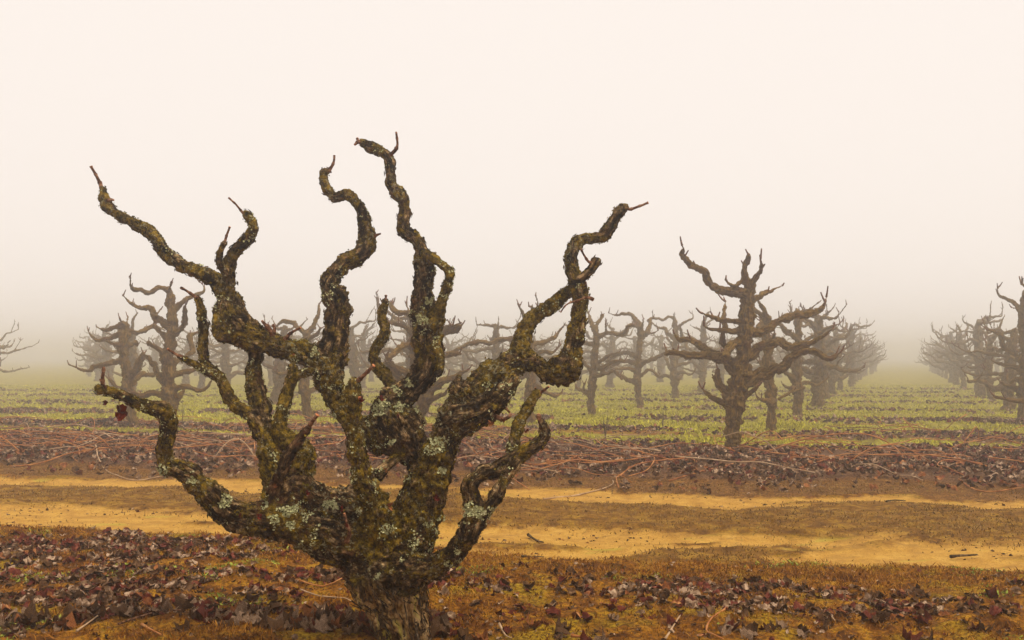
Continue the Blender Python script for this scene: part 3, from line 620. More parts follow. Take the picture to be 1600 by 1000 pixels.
# ------------------------------------------------------------------ the other vines
TR = {
 'second': (10.2, (1145, 708), [
  [(1145,716,16),(1145,700,14),(1146,675,14),(1147,650,14.5),(1150,625,16),(1153,600,18),(1156,580,17),(1161,560,14),(1163,540,12),(1165,515,14),(1167,490,14.5),(1168,467,13),(1170,450,11),(1172,438,9)],
  [(1168,462,10),(1150,455,8.5),(1130,450,7.5),(1111,443,7),(1104,432,7),(1105,424,6.5),(1096,419,6),(1081,413,6),(1071,403,5),(1065,395,4.5),(1068,387,3),(1066,381,1.5)],
  [(1170,448,9),(1165,426,6.5),(1166,411,5.5),(1169,399,5),(1170,395,3)],
  [(1174,448,7),(1180,431,5.5),(1187,420,5),(1190,410,3.2),(1188,402,1.5)],
  [(1162,434,5),(1151,442,4),(1142,441,3),(1134,434,1.5)],
  [(1176,470,6),(1186,460,6),(1202,452,4),(1222,443,1.3)],
  [(1163,498,6),(1145,498,5),(1125,498,5),(1113,492,4),(1098,487,1.5)],
  [(1134,515,5),(1131,498,5),(1132,482,3.5),(1134,468,1.3)],
  [(1163,514,7),(1140,514,5.5),(1120,512,4),(1108,510,3),(1100,506,1.3)],
  [(1129,512,4.5),(1130,530,6),(1134,548,7),(1145,572,9)],
  [(1162,528,8),(1148,534,8),(1137,545,7.5),(1130,556,8)],
  [(1156,590,14),(1142,567,11),(1127,555,9.5),(1105,545,8.5),(1090,535,7.5),(1080,528,6),(1070,526,5.5),(1060,527,4),(1054,518,1.8)],
  [(1140,562,9),(1122,553,8.5),(1102,552,7.5),(1085,553,7.5),(1065,549,6.5),(1050,547,5.5),(1042,549,4),(1041,541,1.5)],
  [(1170,515,9),(1190,516,7.5),(1208,505,7.5),(1228,493,7.5),(1245,490,7),(1260,490,6.5),(1275,485,6),(1285,478,5),(1289,470,3),(1291,462,1.3)],
  [(1165,560,9),(1188,540,8.5),(1212,531,8),(1235,538,7.5),(1258,536,6.5),(1275,528,5),(1290,520,3),(1301,511,1.3)],
  [(1155,602,13),(1178,588,12),(1200,579,11),(1221,570,10),(1230,560,9),(1244,550,7.5),(1260,545,7),(1280,550,6.5),(1294,557,6),(1304,555,4.5),(1313,548,1.5)],
  [(1148,622,12),(1132,606,8.5),(1121,594,8),(1120,582,6.5),(1122,576,4)],
  [(1146,636,9),(1128,626,6.5),(1113,619,5),(1103,612,3.5),(1097,605,1.3)],
  [(1156,622,10),(1168,614,6),(1178,608,5),(1183,600,3)]]),
 'left_tall': (12.7, (267, 678), [
  [(268,690,12),(268,665,11),(267,640,12),(266,620,13),(264,600,12),(264,570,11),(264,545,10.5),(268,520,9.5),(270,500,9),(268,485,8),(266,470,7.5),(263,455,6),(261,449,4)],
  [(263,455,5),(246,452,4.5),(233,458,4.5),(220,453,4.5),(208,453,4),(204,445,2.8),(203,433,1)],
  [(264,456,4),(266,448,2),(267,442,1)],
  [(269,508,7),(252,503,6.5),(241,495,6),(237,483,5.5),(225,480,5),(210,477,4),(200,470,2.5),(192,462,1)],
  [(243,495,3),(247,488,2),(251,484,1)],
  [(270,492,7),(280,476,5.5),(292,468,4.5),(305,462,4),(318,456,4),(319,448,2.2),(312,441,1)],
  [(270,525,6),(284,511,5.5),(291,498,5.5),(288,486,4.5),(291,475,2)],
  [(265,540,6),(254,522,5),(243,513,4),(240,510,2)],
  [(263,562,7),(250,547,5),(240,542,4.5),(232,535,4)],
  [(266,572,6),(282,561,5),(296,555,5.5),(301,545,5.5),(297,531,5),(299,523,4.5),(311,519,3)],
  [(268,585,6),(288,582,5.5),(304,579,4.5),(318,570,2)],
  [(264,622,8),(245,615,6),(224,618,5.5),(208,613,4)],
  [(268,612,8),(285,604,5.5),(300,607,4.5),(314,611,4),(326,602,3),(331,594,1.3)],
  [(263,608,9),(248,588,6.5),(241,571,5.5),(231,560,4.5),(224,553,2)],
  [(270,628,8),(282,618,5),(286,610,3)]]),
 'left_low': (14.2, (208, 666), [
  [(211,676,9),(209,660,8.5),(205,640,9),(202,610,9.5),(198,580,9),(195,560,8.5),(193,540,8.5),(195,525,9),(196,510,7),(197,503,5)],
  [(196,508,6),(180,509,4.5),(165,514,3.5),(151,509,1.3)], [(194,516,6),(178,524,5),(160,529,4),(147,528,3.5),(141,520,2),(138,515,1)],
  [(198,512,5),(215,517,4.5),(230,511,4),(243,503,3)], [(195,560,6),(168,564,5),(148,570,4.5),(142,578,4),(125,574,3),(108,568,1.5)],
  [(200,588,7),(214,575,7.5),(220,558,6.5),(224,548,3)], [(201,598,7),(222,583,5),(237,585,4)], [(203,620,7),(185,605,5),(172,592,3)], [(194,540,5),(178,535,4),(163,530,2)],
  [(198,505,3),(199,498,1.5),(200,493,1)], [(194,506,3),(189,500,1.5),(187,495,1)], [(200,540,5),(211,532,4),(214,538,3)]]),
 'behind_centre': (11.6, (660, 690), [
  [(660,700,11),(658,685,10),(657,665,10),(659,645,10.5),(664,628,12),(664,610,12),(655,590,10),(649,565,10),(647,540,10),(648,515,8),(649,500,6)],
  [(666,622,9),(682,604,7.5),(698,595,6.5),(714,590,5),(730,580,3)], [(668,632,6),(683,622,5),(694,617,4),(700,610,2)],
  [(655,605,10),(634,600,8),(618,588,7.5),(607,570,7),(604,555,5)], [(650,590,7),(632,580,7),(615,572,6.5),(602,571,5)],
  [(648,502,7),(634,491,6),(620,490,6),(612,484,5.5),(611,477,4)], [(646,520,6),(630,512,4.5),(618,509,4),(604,506,2)],
  [(650,515,7),(680,518,7),(700,522,7.5),(714,515,7),(720,511,4)], [(650,560,6),(680,563,5.5),(700,556,5),(718,555,4.5)],
  [(650,545,7),(636,540,6),(622,548,6),(608,560,5)], [(642,492,3),(637,483,2),(635,477,1)], [(690,515,5),(703,512,3),(720,507,1.2)]]),
 'behind_right': (14.6, (829, 664), [
  [(829,675,9),(828,655,8.5),(827,635,9),(828,610,9.5),(830,590,9),(828,560,8.5),(826,530,8.5),(824,508,7),(824,498,5)],
  [(824,503,5),(817,492,3.5),(812,478,1.3)], [(825,500,5),(833,490,4),(832,481,3),(826,479,2)], [(830,505,4),(838,487,3),(840,475,2),(837,462,1)],
  [(827,535,6),(805,528,5),(785,530,5),(765,536,4.5),(742,535,4.5),(722,543,4),(700,553,3)], [(828,540,6),(850,535,4.5),(866,527,4),(878,512,2)],
  [(828,560,5),(845,550,4),(862,552,3.5),(876,540,2)], [(829,600,6),(852,612,4.5),(866,620,3.5),(878,614,2)], [(828,585,6),(806,590,4.5),(790,582,3)]]),
 'slim_fork': (16.9, (925, 648), [
  [(925,656,8),(924,640,7),(924,620,6.5),(926,592,7.5),(928,570,7.5),(930,550,6.5),(932,535,6.5),(931,520,6),(929,508,5)],
  [(929,516,5),(924,506,4),(922,495,3.2),(919,487,2)], [(931,516,4.5),(934,504,3.5),(939,496,3.5),(941,491,3)], [(932,526,5),(945,520,4),(958,518,3.5),(969,522,3.5),(977,516,3.2),(980,508,3),(991,506,2)],
  [(930,537,5),(915,533,4),(903,527,2.5)], [(929,577,6),(945,571,4.5),(958,563,4),(974,562,2.5)], [(930,567,4.5),(942,560,3.8),(953,553,3),(967,549,2)], [(926,588,6),(945,582,4.5),(960,580,3.5),(972,590,2.5)],
  [(923,614,6),(911,609,4),(899,603,2)], [(913,608,2.5),(912,601,2.5),(914,597,2)], [(926,582,4.5),(915,567,3.5),(907,559,2)], [(946,520,2.5),(947,511,2),(946,506,1)]]),
 'hooked_top': (19.7, (1000, 635), [
  [(1002,642,7),(1000,625,6),(997,612,6),(996,598,7.5),(996,580,6.5),(998,560,6),(999,540,5.5),(1001,525,6),(1000,510,5.5),(998,502,4.5)],
  [(998,506,4.5),(991,496,3.8),(985,489,3.5),(975,489,3),(962,491,2),(951,488,.9)], [(998,509,4.5),(984,507,3.5),(978,517,3.5),(971,523,3),(962,522,1.5)], [(1002,527,5.5),(1011,516,4.5),(1016,505,3.5),(1014,497,3.5),(1021,495,2.5)],
  [(1008,518,3.5),(1019,519,2.2),(1029,514,1)], [(1002,514,3),(1004,504,2),(1006,497,1)], [(997,555,5),(980,550,4),(965,553,3.5),(948,562,3)], [(996,568,5),(976,563,4),(960,568,3.5),(944,577,3)],
  [(996,577,4),(976,574,3),(961,575,2)], [(995,596,6),(977,590,4),(966,583,3),(954,577,2)], [(1000,569,5),(1015,562,4),(1030,555,3.5),(1043,548,2)], [(999,588,4),(1011,578,3),(1022,579,2.5),(1028,586,2),(1031,583,1)]]),
 'leaning': (14.7, (486, 662), [
  [(488,672,10),(485,655,9),(479,632,9),(475,605,9),(476,580,9),(479,555,9),(480,535,8),(478,522,7)],
  [(478,528,6),(490,508,4.5),(498,488,3.5),(498,475,2)], [(478,524,5),(468,512,4.5),(455,504,4.5),(442,502,4),(432,509,2)], [(481,530,5),(494,522,3.5),(501,512,2)],
  [(479,560,6),(500,552,5),(518,555,4),(530,545,2)], [(477,590,6),(455,580,5),(440,585,4),(428,578,2)], [(476,612,6),(495,606,4.5),(508,598,3)], [(478,575,5),(460,560,4),(452,545,2.5)]]),
}
def depth_spread(pts, i, seed):
    """give a traced arm a depth of its own: it leaves the trunk toward or away from the viewer"""
    if i == 0: return [(*q, 0.0) for q in pts]
    rg = random.Random(seed*31+i); sg = rg.choice((-1, 1))*rg.uniform(0.15, 0.8); n = len(pts)-1
    return [(*q, sg*(k/n)**1.2*0.75) for k, q in enumerate(pts)]
def random_vine(seed):
    rg = random.Random(seed); H = rg.uniform(1.5, 1.85); lean = (rg.uniform(-.12, .12), rg.uniform(-.12, .12))
    tp = []
    for k in range(8):
        s = k/7; tp.append((lean[0]*s*1.5+rg.uniform(-.03, .03)*(k > 0), lean[1]*s*1.5+rg.uniform(-.03, .03)*(k > 0), -0.06+H*s, (.125, .105, .10, .115, .105, .085, .075, .05)[k]*rg.uniform(.9, 1.1)))
    ch = [np.array(tp)]
    na = rg.randint(10, 13); a0 = rg.random()*6.28
    for j in range(na):
        s = 0.38+0.60*(j+rg.uniform(-.3, .3))/(na-1); s = min(max(s, .36), .97)
        z = H*s; f = s*7; i = min(int(f), 6); u = f-i; c = np.array(tp[i])*(1-u)+np.array(tp[i+1])*u
        a = a0+j*2.4+rg.uniform(-.4, .4); Lm = rg.uniform(.65, 1.15)*(1.15-0.35*max(0, s-.6)/.4); n = 7
        el = rg.uniform(-.1, .35)+0.6*max(0, s-.7); p = c[:3].copy(); r0 = rg.uniform(.042, .062)*(1.15-.35*s); pts = []
        for k in range(n+1):
            q = k/n; pts.append((*p, r0*(1-0.62*q) if k < n else .008))
            step = Lm/n; ee = el+rg.uniform(-.55, .55)+(1.0*max(0, q-.55)/.45); a += rg.uniform(-.35, .35)
            p = p+step*np.array([math.cos(a)*math.cos(ee), math.sin(a)*math.cos(ee), math.sin(ee)])
        ch.append(np.array(pts))
        if rg.random() < .6:
            k = rg.randint(3, 5); b0 = np.array(pts[k]); p = b0[:3].copy(); e2 = rg.uniform(.4, 1.2); a2 = a+rg.uniform(-1.3, 1.3); q_ = []
            for m in range(5):
                q_.append((*p, b0[3]*(.8-.16*m) if m < 4 else .007)); p = p+.09*np.array([math.cos(a2)*math.cos(e2), math.sin(a2)*math.cos(e2), math.sin(e2+rg.uniform(-.3, .3))])
            ch.append(np.array(q_))
    return ch
TEMPL = {}
for ti, (k, (Y0, bp, arms)) in enumerate(TR.items()):
    base = np.array([(bp[0]-CX)/F*Y0, Y0, CAMZ+(HOR-bp[1])/F*Y0])
    cs = [('trunk' if i == 0 else 'arm', ptrace(depth_spread(a, i, ti), Y0, base)*np.array([1, 1, 1, .84])) for i, a in enumerate(arms)]
    TEMPL[k] = (build_vine(cs, 0.35, 0.009 if k == 'second' else 0.015, BARKF, False)[0], base)
NPROC = 7
for s in range(NPROC):
    cs = [('trunk' if i == 0 else 'arm', a) for i, a in enumerate(random_vine(100+s))]
    TEMPL['r%d' % s] = (build_vine(cs, 0.35, 0.017, BARKF, False)[0], None)

def place_vine(key, x, y, rz=0.0, s=1.0, label='', ):
    z = float(height(np.array([x]), np.array([y]))[0])-0.01
    root = empty('old_grapevine', (x, y, z), rz, s)
    tag(root, label, 'grapevine', 'old head-pruned grapevines')
    for nm, m in TEMPL[key][0]: link(nm, m, root)
    return root
def tpos(k): b = TEMPL[k][1]; return float(b[0]), float(b[1])
place_vine('second', *tpos('second'), label='brown grapevine with level arms standing in cane litter beside the grass aisle')
place_vine('left_tall', *tpos('left_tall'), label='tall hazy grapevine with flat hooked top arm beyond the long low arm')
place_vine('left_low', *tpos('left_low'), label='hazy flat-topped grapevine just outside the tall vine with the hooked arm')
place_vine('behind_centre', *tpos('behind_centre'), label='hazy grapevine with forked trunk seen through the middle arms of the big vine')
place_vine('behind_right', *tpos('behind_right'), label='hazy grapevine seen below and behind the bulging elbow of the big vine')
place_vine('slim_fork', *tpos('slim_fork'), label='slender hazy grapevine with two-pronged top, first clear of the big vine toward the aisle')
place_vine('hooked_top', *tpos('hooked_top'), label='hazy grapevine with a long hooked top arm between two paler vines in midfield')
place_vine('leaning', *tpos('leaning'), label='hazy leaning grapevine seen between the twin upright arms of the big vine')
place_vine('r2', -15.1, 29.0, 2.2, 1.0, label='misty grapevine cut off by the picture edge on the low arm\'s side')
# planted on a square grid: u runs along the aisle rows, v steps from row to row
U_ = np.array([1.216, 3.12]); V_ = np.array([-3.215, 1.252]); O_ = np.array([2.26, 10.2])
TAKEN = {(0, 0), (1, 0), (1, 1), (1, 2), (1, 3), (2, 0), (2, 1), (3, 0), (3, 1), (4, 1), (5, 1), (5, 2), (6, 2), (6, 3), (7, 4), (-1, 0)}
ORD = ['first', 'second', 'third', 'fourth', 'fifth', 'sixth', 'seventh', 'eighth', 'ninth', 'tenth', 'eleventh', 'twelfth', 'thirteenth', 'fourteenth', 'fifteenth', 'sixteenth', 'seventeenth', 'eighteenth', 'nineteenth', 'twentieth']
cnt = 0
for j in range(-4, 12):
    for i in range(0, 20):
        if (j, i) in TAKEN: continue
        q = O_+i*U_+j*V_; rg = random.Random(j*101+i*7+5)
        q = q+np.array([rg.uniform(-.14, .14), rg.uniform(-.14, .14)])
        d = math.hypot(*q)
        if q[1] < 8 or d > 72: continue
        sx = (q[0]/q[1])*F+CX; spread = 1.25*F/q[1]
        if sx < -spread or sx > 1600+spread: continue
        if 22 < sx < 82 and q[1] > 22: continue
        far_keys = ['r%d' % s for s in range(NPROC)]+['second', 'left_tall', 'hooked_top', 'slim_fork', 'leaning']
        key = rg.choice(far_keys)
        if j >= 0: row = 'first row' if j == 0 else '%s row' % ORD[j]; lab = 'misty grapevine, %s one back in the %s of the block behind the big vine' % (ORD[i], row)
        else: lab = 'misty grapevine, %s one back in the %s across the grass aisle' % (ORD[i], 'first row' if j == -1 else '%s row' % ORD[-j-1])
        if (j, i) == (-1, 1): key = 'slim_fork'
        place_vine(key, float(q[0]), float(q[1]), rg.random()*6.28, rg.uniform(.92, 1.10), lab); cnt += 1
print('VINES', cnt)

# ------------------------------------------------------------------ fallen leaves
def in_view(x, y, m=1.15): return np.abs(x) < (800*m/F)*y+0.15
def density_fore(x, y):
    n = n_of(x, y); a = n2(x*.55, y*1.5, 1.25, 21, 3); b_ = n2(x*.6, y*1.3, 5.0, 22, 2)
    left = 1-sstep(-0.9, 0.2, x)
    bandR = np.exp(-((y-4.35-0.06*x)/0.42)**2)*sstep(0.1, 0.6, x)*(1-sstep(2.0, 2.5, x)*0.5)
    d = 0.02+0.95*left*sstep(-0.3, 0.3, a+0.02)+0.9*bandR*sstep(-0.3, 0.4, a+0.3)+0.28*sstep(0.25, 0.5, a)
    return d*sstep(-0.35, 0.35, b_+0.1)*(1-sstep(4.95, 5.25, n+0.42*sstep(-.6, .4, x)+.25*n2(x, y, 1.4, 23)))
def pick(nwant, ylo, yhi, dens, seed, pw=1.0):
    rg = np.random.default_rng(seed); X, Y_ = [], []
    got = 0
    while got < nwant:
        y = ylo+(yhi-ylo)*rg.random(20000)**pw; x = (rg.random(20000)*2-1)*(0.60*y+0.2)
        # area weight of the wedge
        k = rg.random(20000)*yhi*0.62 < (0.60*y+0.2)
        k &= rg.random(20000) < dens(x, y); X.append(x[k]); Y_.append(y[k]); got += k.sum()
    return np.concatenate(X)[:nwant], np.concatenate(Y_)[:nwant]
lx, ly = pick(4300, 2.7, 6.2, density_fore, 5)
lh = height(lx, ly); order = np.argsort(ly+3*(~in_view(lx, ly, 0.99)))      # nearest ones in view become objects
LM = {}
for key in LKEYS:
    for k, (v, f) in enumerate(LEAVES):
        LM[key, k] = mesh_np('fallen_leaf', v, f, 3, [LEAFM[key]], None, True)
SHAPE = ['cupped', 'arched', 'rolled', 'folded', 'humped', 'twisted', 'tightly rolled', 'open']
WEIGHT = [0.33, 0.34, 0.26, 0.07]
def leaf_size(rg): return 0.026+0.026*rg.random()
rg = random.Random(77); used = set(); nobj = 0
for i in order:
    if nobj >= 300: break
    if ly[i] < 3.45 or not in_view(lx[i:i+1], ly[i:i+1], .99)[0] or abs(lx[i]-BASE[0]) < .13 and abs(ly[i]-VY) < .14: continue
    key = rg.choices(LKEYS, WEIGHT)[0]; k = rg.randrange(8)
    o = link('fallen_leaf', LM[key, k]); s = 0.025+0.026*rg.random()
    o.scale = (s, s*rg.uniform(.75, 1), s*rg.uniform(.9, 1.6)); o.location = (lx[i], ly[i], lh[i]+0.002)
    o.rotation_euler = (rg.uniform(-.45, .45), rg.uniform(-.45, .45), rg.random()*6.28)
    depth = 'at the bottom edge' if ly[i] < 3.75 else ('midway to the road' if ly[i] < 4.35 else 'near the road edge')
    sx = lx[i]/ly[i]*F+CX
    where = 'in the leaf-drift corner' if sx < 180 else 'below the long low arm' if sx < 400 else 'beside the big trunk' if sx < 800 else 'below the second vine' if sx < 1180 else 'toward the open corner'
    tag(o, '%s %s %s fallen leaf %s %s' % ('large' if s > .038 else 'small', SHAPE[k], key, depth, where), 'leaf', 'single fallen leaves near the big vine'); used.add(i); nobj += 1
def leaf_mass(name, label, x, y, h, smin, smax, seed, weight=WEIGHT, lift=0.0):
    rg = np.random.default_rng(seed); n = len(x); Vs, Fs, Ms, off = [], [], [], 0
    sh = rg.integers(0, len(LEAVES_S), n); mk = rg.choice(4, n, p=np.array(weight)/sum(weight))
    for k, (v, f) in enumerate(LEAVES_S):
        id_ = np.where(sh == k)[0]; m = len(id_)
        if m == 0: continue
        s = smin+(smax-smin)*rg.random(m); a = rg.random(m)*6.28; b_ = rg.uniform(-.6, .6, m); c_ = rg.uniform(-.6, .6, m)
        P = np.repeat(v[None], m, 0)*s[:, None, None]; P[:, :, 2] *= rg.uniform(.8, 1.4, m)[:, None]
        y1 = P[..., 1]*np.cos(b_)[:, None]-P[..., 2]*np.sin(b_)[:, None]; z1 = P[..., 1]*np.sin(b_)[:, None]+P[..., 2]*np.cos(b_)[:, None]
        x1 = P[..., 0]*np.cos(c_)[:, None]+z1*np.sin(c_)[:, None]; z2 = -P[..., 0]*np.sin(c_)[:, None]+z1*np.cos(c_)[:, None]
        x2 = x1*np.cos(a)[:, None]-y1*np.sin(a)[:, None]; y2 = x1*np.sin(a)[:, None]+y1*np.cos(a)[:, None]
        Q = np.stack([x2+x[id_][:, None], y2+y[id_][:, None], z2+(h[id_]+lift*rg.random(m))[:, None]+s[:, None]*.12], -1)
        Vs.append(Q.reshape(-1, 3)); Fs.append((f[None]+(np.arange(m)*len(v))[:, None, None]).reshape(-1, 3)+off); Ms.append(np.repeat(mk[id_], len(f))); off += m*len(v)
    me = mesh_np(name, np.concatenate(Vs), np.concatenate(Fs), 3, [LEAFM[k] for k in LKEYS], np.concatenate(Ms), True)
    return tag(link(name, me), label, 'leaf litter', kind='stuff')
rest = np.array([i for i in range(len(lx)) if i not in used])
leaf_mass('leaf_litter', 'scattered crumpled leaves and scraps lying between the road and the big vine', lx[rest], ly[rest], lh[rest], .014, .040, 1)
# crumbs and scraps
sx_, sy_ = pick(9500, 2.7, 6.0, lambda x, y: zones(x, y)['fore']**3*(0.05+0.95*density_fore(x, y)), 8)
leaf_mass('leaf_crumbs', 'tiny dark leaf scraps and bark bits strewn over the near soil', sx_, sy_, height(sx_, sy_), .005, .017, 2, [.3, .50, .15, .05])
sx_, sy_ = pick(420, 4.9, 8.4, lambda x, y: zones(x, y)['sand']*sstep(.0, .5, n2(x*.6, y*1.6, 1.6, 61)), 18)
leaf_mass('road_crumbs', 'small dark leaf crumbs and clods on the wheel tracks', sx_, sy_, height(sx_, sy_)-.003, .005, .017, 6, [.2, .6, .1, .1])
def dens_lit(x, y): z = zones(x, y); return np.clip(z['litter']*(0.55+0.6*n2(x, y, 1.1, 31))+0.10*z['verge'], 0, 1)
bx_, by_ = pick(11000, 7.2, 13.5, dens_lit, 9)
leaf_mass('leaf_litter', 'band of brown leaf litter under the pruned canes beyond the dirt road', bx_, by_, height(bx_, by_), .022, .050, 3, [.36, .30, .18, .16], 0.04)
bx_, by_ = pick(9000, 13.0, 30.0, lambda x, y: zones(x, y)['litter']*.9, 10)
leaf_mass('leaf_litter', 'thin lines of leaf litter between the green strips among the hazy vines', bx_, by_, height(bx_, by_), .03, .06, 4, [.36, .34, .16, .14], 0.04)

# ------------------------------------------------------------------ pruned canes on the ground
def ground_cane(pts, r, m, label, group, lift=0.0):
    """pts: (x, y, height above ground)"""
    P = np.array(pts, float); hh = height(P[:, 0], P[:, 1]); rr = np.linspace(r, r*0.55, len(P))
    Q = np.stack([P[:, 0], P[:, 1], hh+P[:, 2]+r, rr], 1); b0 = Q[0, :3].copy(); b0[2] = hh[0]
    Q[:, :3] -= b0
    o = cane_obj('pruned_cane', Q, m, None, 0.05, 5, 0.9, True); o.location = b0
    return tag(o, label, 'cane', group)
def gp(x, y, dh=0.0, Y=None):         # pixel on the ground (or at height dh above it at depth Y)
    Y_ = Y if Y else F*(CAMZ-dh)/(y-HOR); return ((x-CX)/F*Y_, Y_, dh)
def ap(x, y, Y): q = px(x, y, Y); return (q[0], q[1], max(0.01, q[2]-0.04))
GC = 'pruned canes lying beyond the dirt road'
ground_cane([ap(1165, 722, 9.6), ap(1200, 706, 9.5), ap(1240, 689, 9.4), ap(1290, 680, 9.3), ap(1345, 676, 9.2), ap(1375, 684, 9.1), ap(1398, 700, 9.0), ap(1411, 716, 8.9), ap(1410, 733, 8.8), ap(1395, 744, 8.7), ap(1378, 749, 8.6)], .0075, CANE2, 'long orange cane arching in a big hoop beside the second vine', GC)
ground_cane([ap(1200, 712, 9.9), ap(1245, 689, 9.9), ap(1285, 692, 9.9), ap(1325, 706, 9.9), ap(1340, 714, 9.8)], .006, CANE2, 'orange cane bowed low beneath the big cane hoop', GC)
ground_cane([gp(15, 730), ap(60, 720, 9.0), ap(110, 708, 9.1), ap(160, 702, 9.2), ap(230, 699, 9.3)], .0075, CANE2, 'straight orange cane slanting across the leaf litter at the picture edge', GC)
ground_cane([ap(149, 696, 9.2), ap(154, 712, 9.0), gp(165, 733), gp(185, 742), gp(215, 746), gp(260, 742)], .006, CANE3, 'pale cane curving down from the litter onto the road verge', GC)
ground_cane([gp(365, 738), gp(385, 730), gp(405, 721)], .008, CANE3, 'short straight pale cane under the big vine\'s long low arm', GC)
ground_cane([ap(397, 690, 9.6), ap(398, 705, 9.2), gp(396, 716)], .006, CANE2, 'upright orange cane end beside the short pale cane', GC)
ground_cane([gp(850, 772), gp(900, 768), gp(935, 764), gp(957, 758), gp(957, 753)], .007, CANE3, 'pale bent cane lying on the far wheel track', GC)
ground_cane([gp(960, 700), gp(975, 720), gp(992, 722), gp(1008, 740), gp(1050, 740), gp(1090, 733)], .006, CANE2, 'orange cane with a sharp kink short of the second vine', GC)
ground_cane([gp(1045, 754), gp(1090, 750), gp(1120, 742), gp(1170, 735), gp(1210, 728), gp(1260, 724)], .007, CANE2, 'long orange cane lying along the verge below the second vine', GC)
ground_cane([ap(1155, 731, 8.9), ap(1165, 720, 8.9), ap(1185, 716, 8.9), ap(1215, 720, 8.9), gp(1245, 730)], .006, CANE3, 'pale looped cane below the second vine', GC)
ground_cane([gp(1190, 757), gp(1205, 748), gp(1225, 742), gp(1262, 733)], .006, CANE3, 'thin pale cane stub reaching from litter toward the road', GC)
ground_cane([gp(1498, 757), gp(1525, 770), gp(1560, 772), gp(1610, 765)], .007, CANE2, 'orange cane crossing onto the far wheel track at the picture edge', GC)
ground_cane([ap(1360, 650, 12.5), ap(1368, 660, 12.4), gp(1378, 671)], .007, CANE, 'dark cane stub sticking up out of the grass strip', GC)
ground_cane([ap(1510, 648, 11.9), ap(1490, 660, 12.0), gp(1470, 673), gp(1400, 678), gp(1330, 680)], .006, CANE2, 'orange cane rising from the grass strip by the aisle', GC)
NG = 'loose canes of the pruning tangle'
rg = random.Random(5); made = 0
while made < 190:
    y = rg.uniform(8.1, 12.8); x = rg.uniform(-.62, .62)*y
    if dens_lit(np.array([x]), np.array([y]))[0] < .25: continue
    L = rg.uniform(.35, 1.7); a = rg.gauss(-.2, .45)+(math.pi if rg.random() < .5 else 0); bend = rg.gauss(0, 1.1); n = 6; pts = []; hop = max(0, rg.gauss(.03, .08)); p_ = [x, y]
    for k in range(n):
        q = k/(n-1); pts.append((p_[0], p_[1], .045+rg.random()*.035+hop*math.sin(math.pi*q)+(0.12*q*q if made % 9 == 0 else 0))); a += bend/n+rg.uniform(-.15, .15); p_[0] += L/n*math.cos(a); p_[1] += L/n*math.sin(a)
    m = rg.choices([CANE2, CANE, CANE3], [.66, .18, .16])[0]
    sx = x/y*F+CX
    side = 'beyond the long low arm' if sx < 420 else 'beyond the big trunk' if sx < 760 else 'short of the second vine' if sx < 1130 else 'below the aisle' if sx < 1400 else 'past the aisle'
    dp = 'front' if y+.2*x < 8.9 else 'near middle' if y+.2*x < 9.6 else 'far middle' if y+.2*x < 10.4 else 'back'
    shp = 'straight' if abs(bend) < .4 else 'bowed' if abs(bend) < 1.3 else 'hooked'
    ground_cane(pts, rg.uniform(.0042, .0068), m, '%s %s %s cane at litter band\'s %s %s' % ('long' if L > 1 else 'short', shp, {CANE2: 'orange', CANE: 'red-brown', CANE3: 'pale dry'}[m], dp, side), NG); made += 1
made = 0
while made < 80:
    y = rg.uniform(13, 24); x = rg.uniform(-.6, .6)*y
    if zones(np.array([x]), np.array([y]))['litter'][0] < .3: continue
    L = rg.uniform(.5, 1.6); a = rg.gauss(-.2, .35); pts = []; p_ = [x, y]; bend = rg.gauss(0, .8); hop = max(0, rg.gauss(0, .08))
    for k in range(5): pts.append((p_[0], p_[1], .04+hop*math.sin(math.pi*k/4))); a += bend/5; p_[0] += L/5*math.cos(a); p_[1] += L/5*math.sin(a)
    sx = x/y*F+CX; shp = 'straight' if abs(bend) < .3 else 'bowed' if abs(bend) < .9 else 'hooked'
    side = 'beyond the long low arm' if sx < 420 else 'beyond the big trunk' if sx < 760 else 'short of the second vine' if sx < 1130 else 'in the aisle' if sx < 1450 else 'past the aisle'
    ground_cane(pts, .0065, CANE2, 'faint %s %s cane in the %s litter line %s' % ('long' if L > 1 else 'short', shp, ORD[int((y+.2*x-11.3)/3.15)], side), 'faint canes among the hazy vines'); made += 1
GF = 'bare twigs on the near soil'
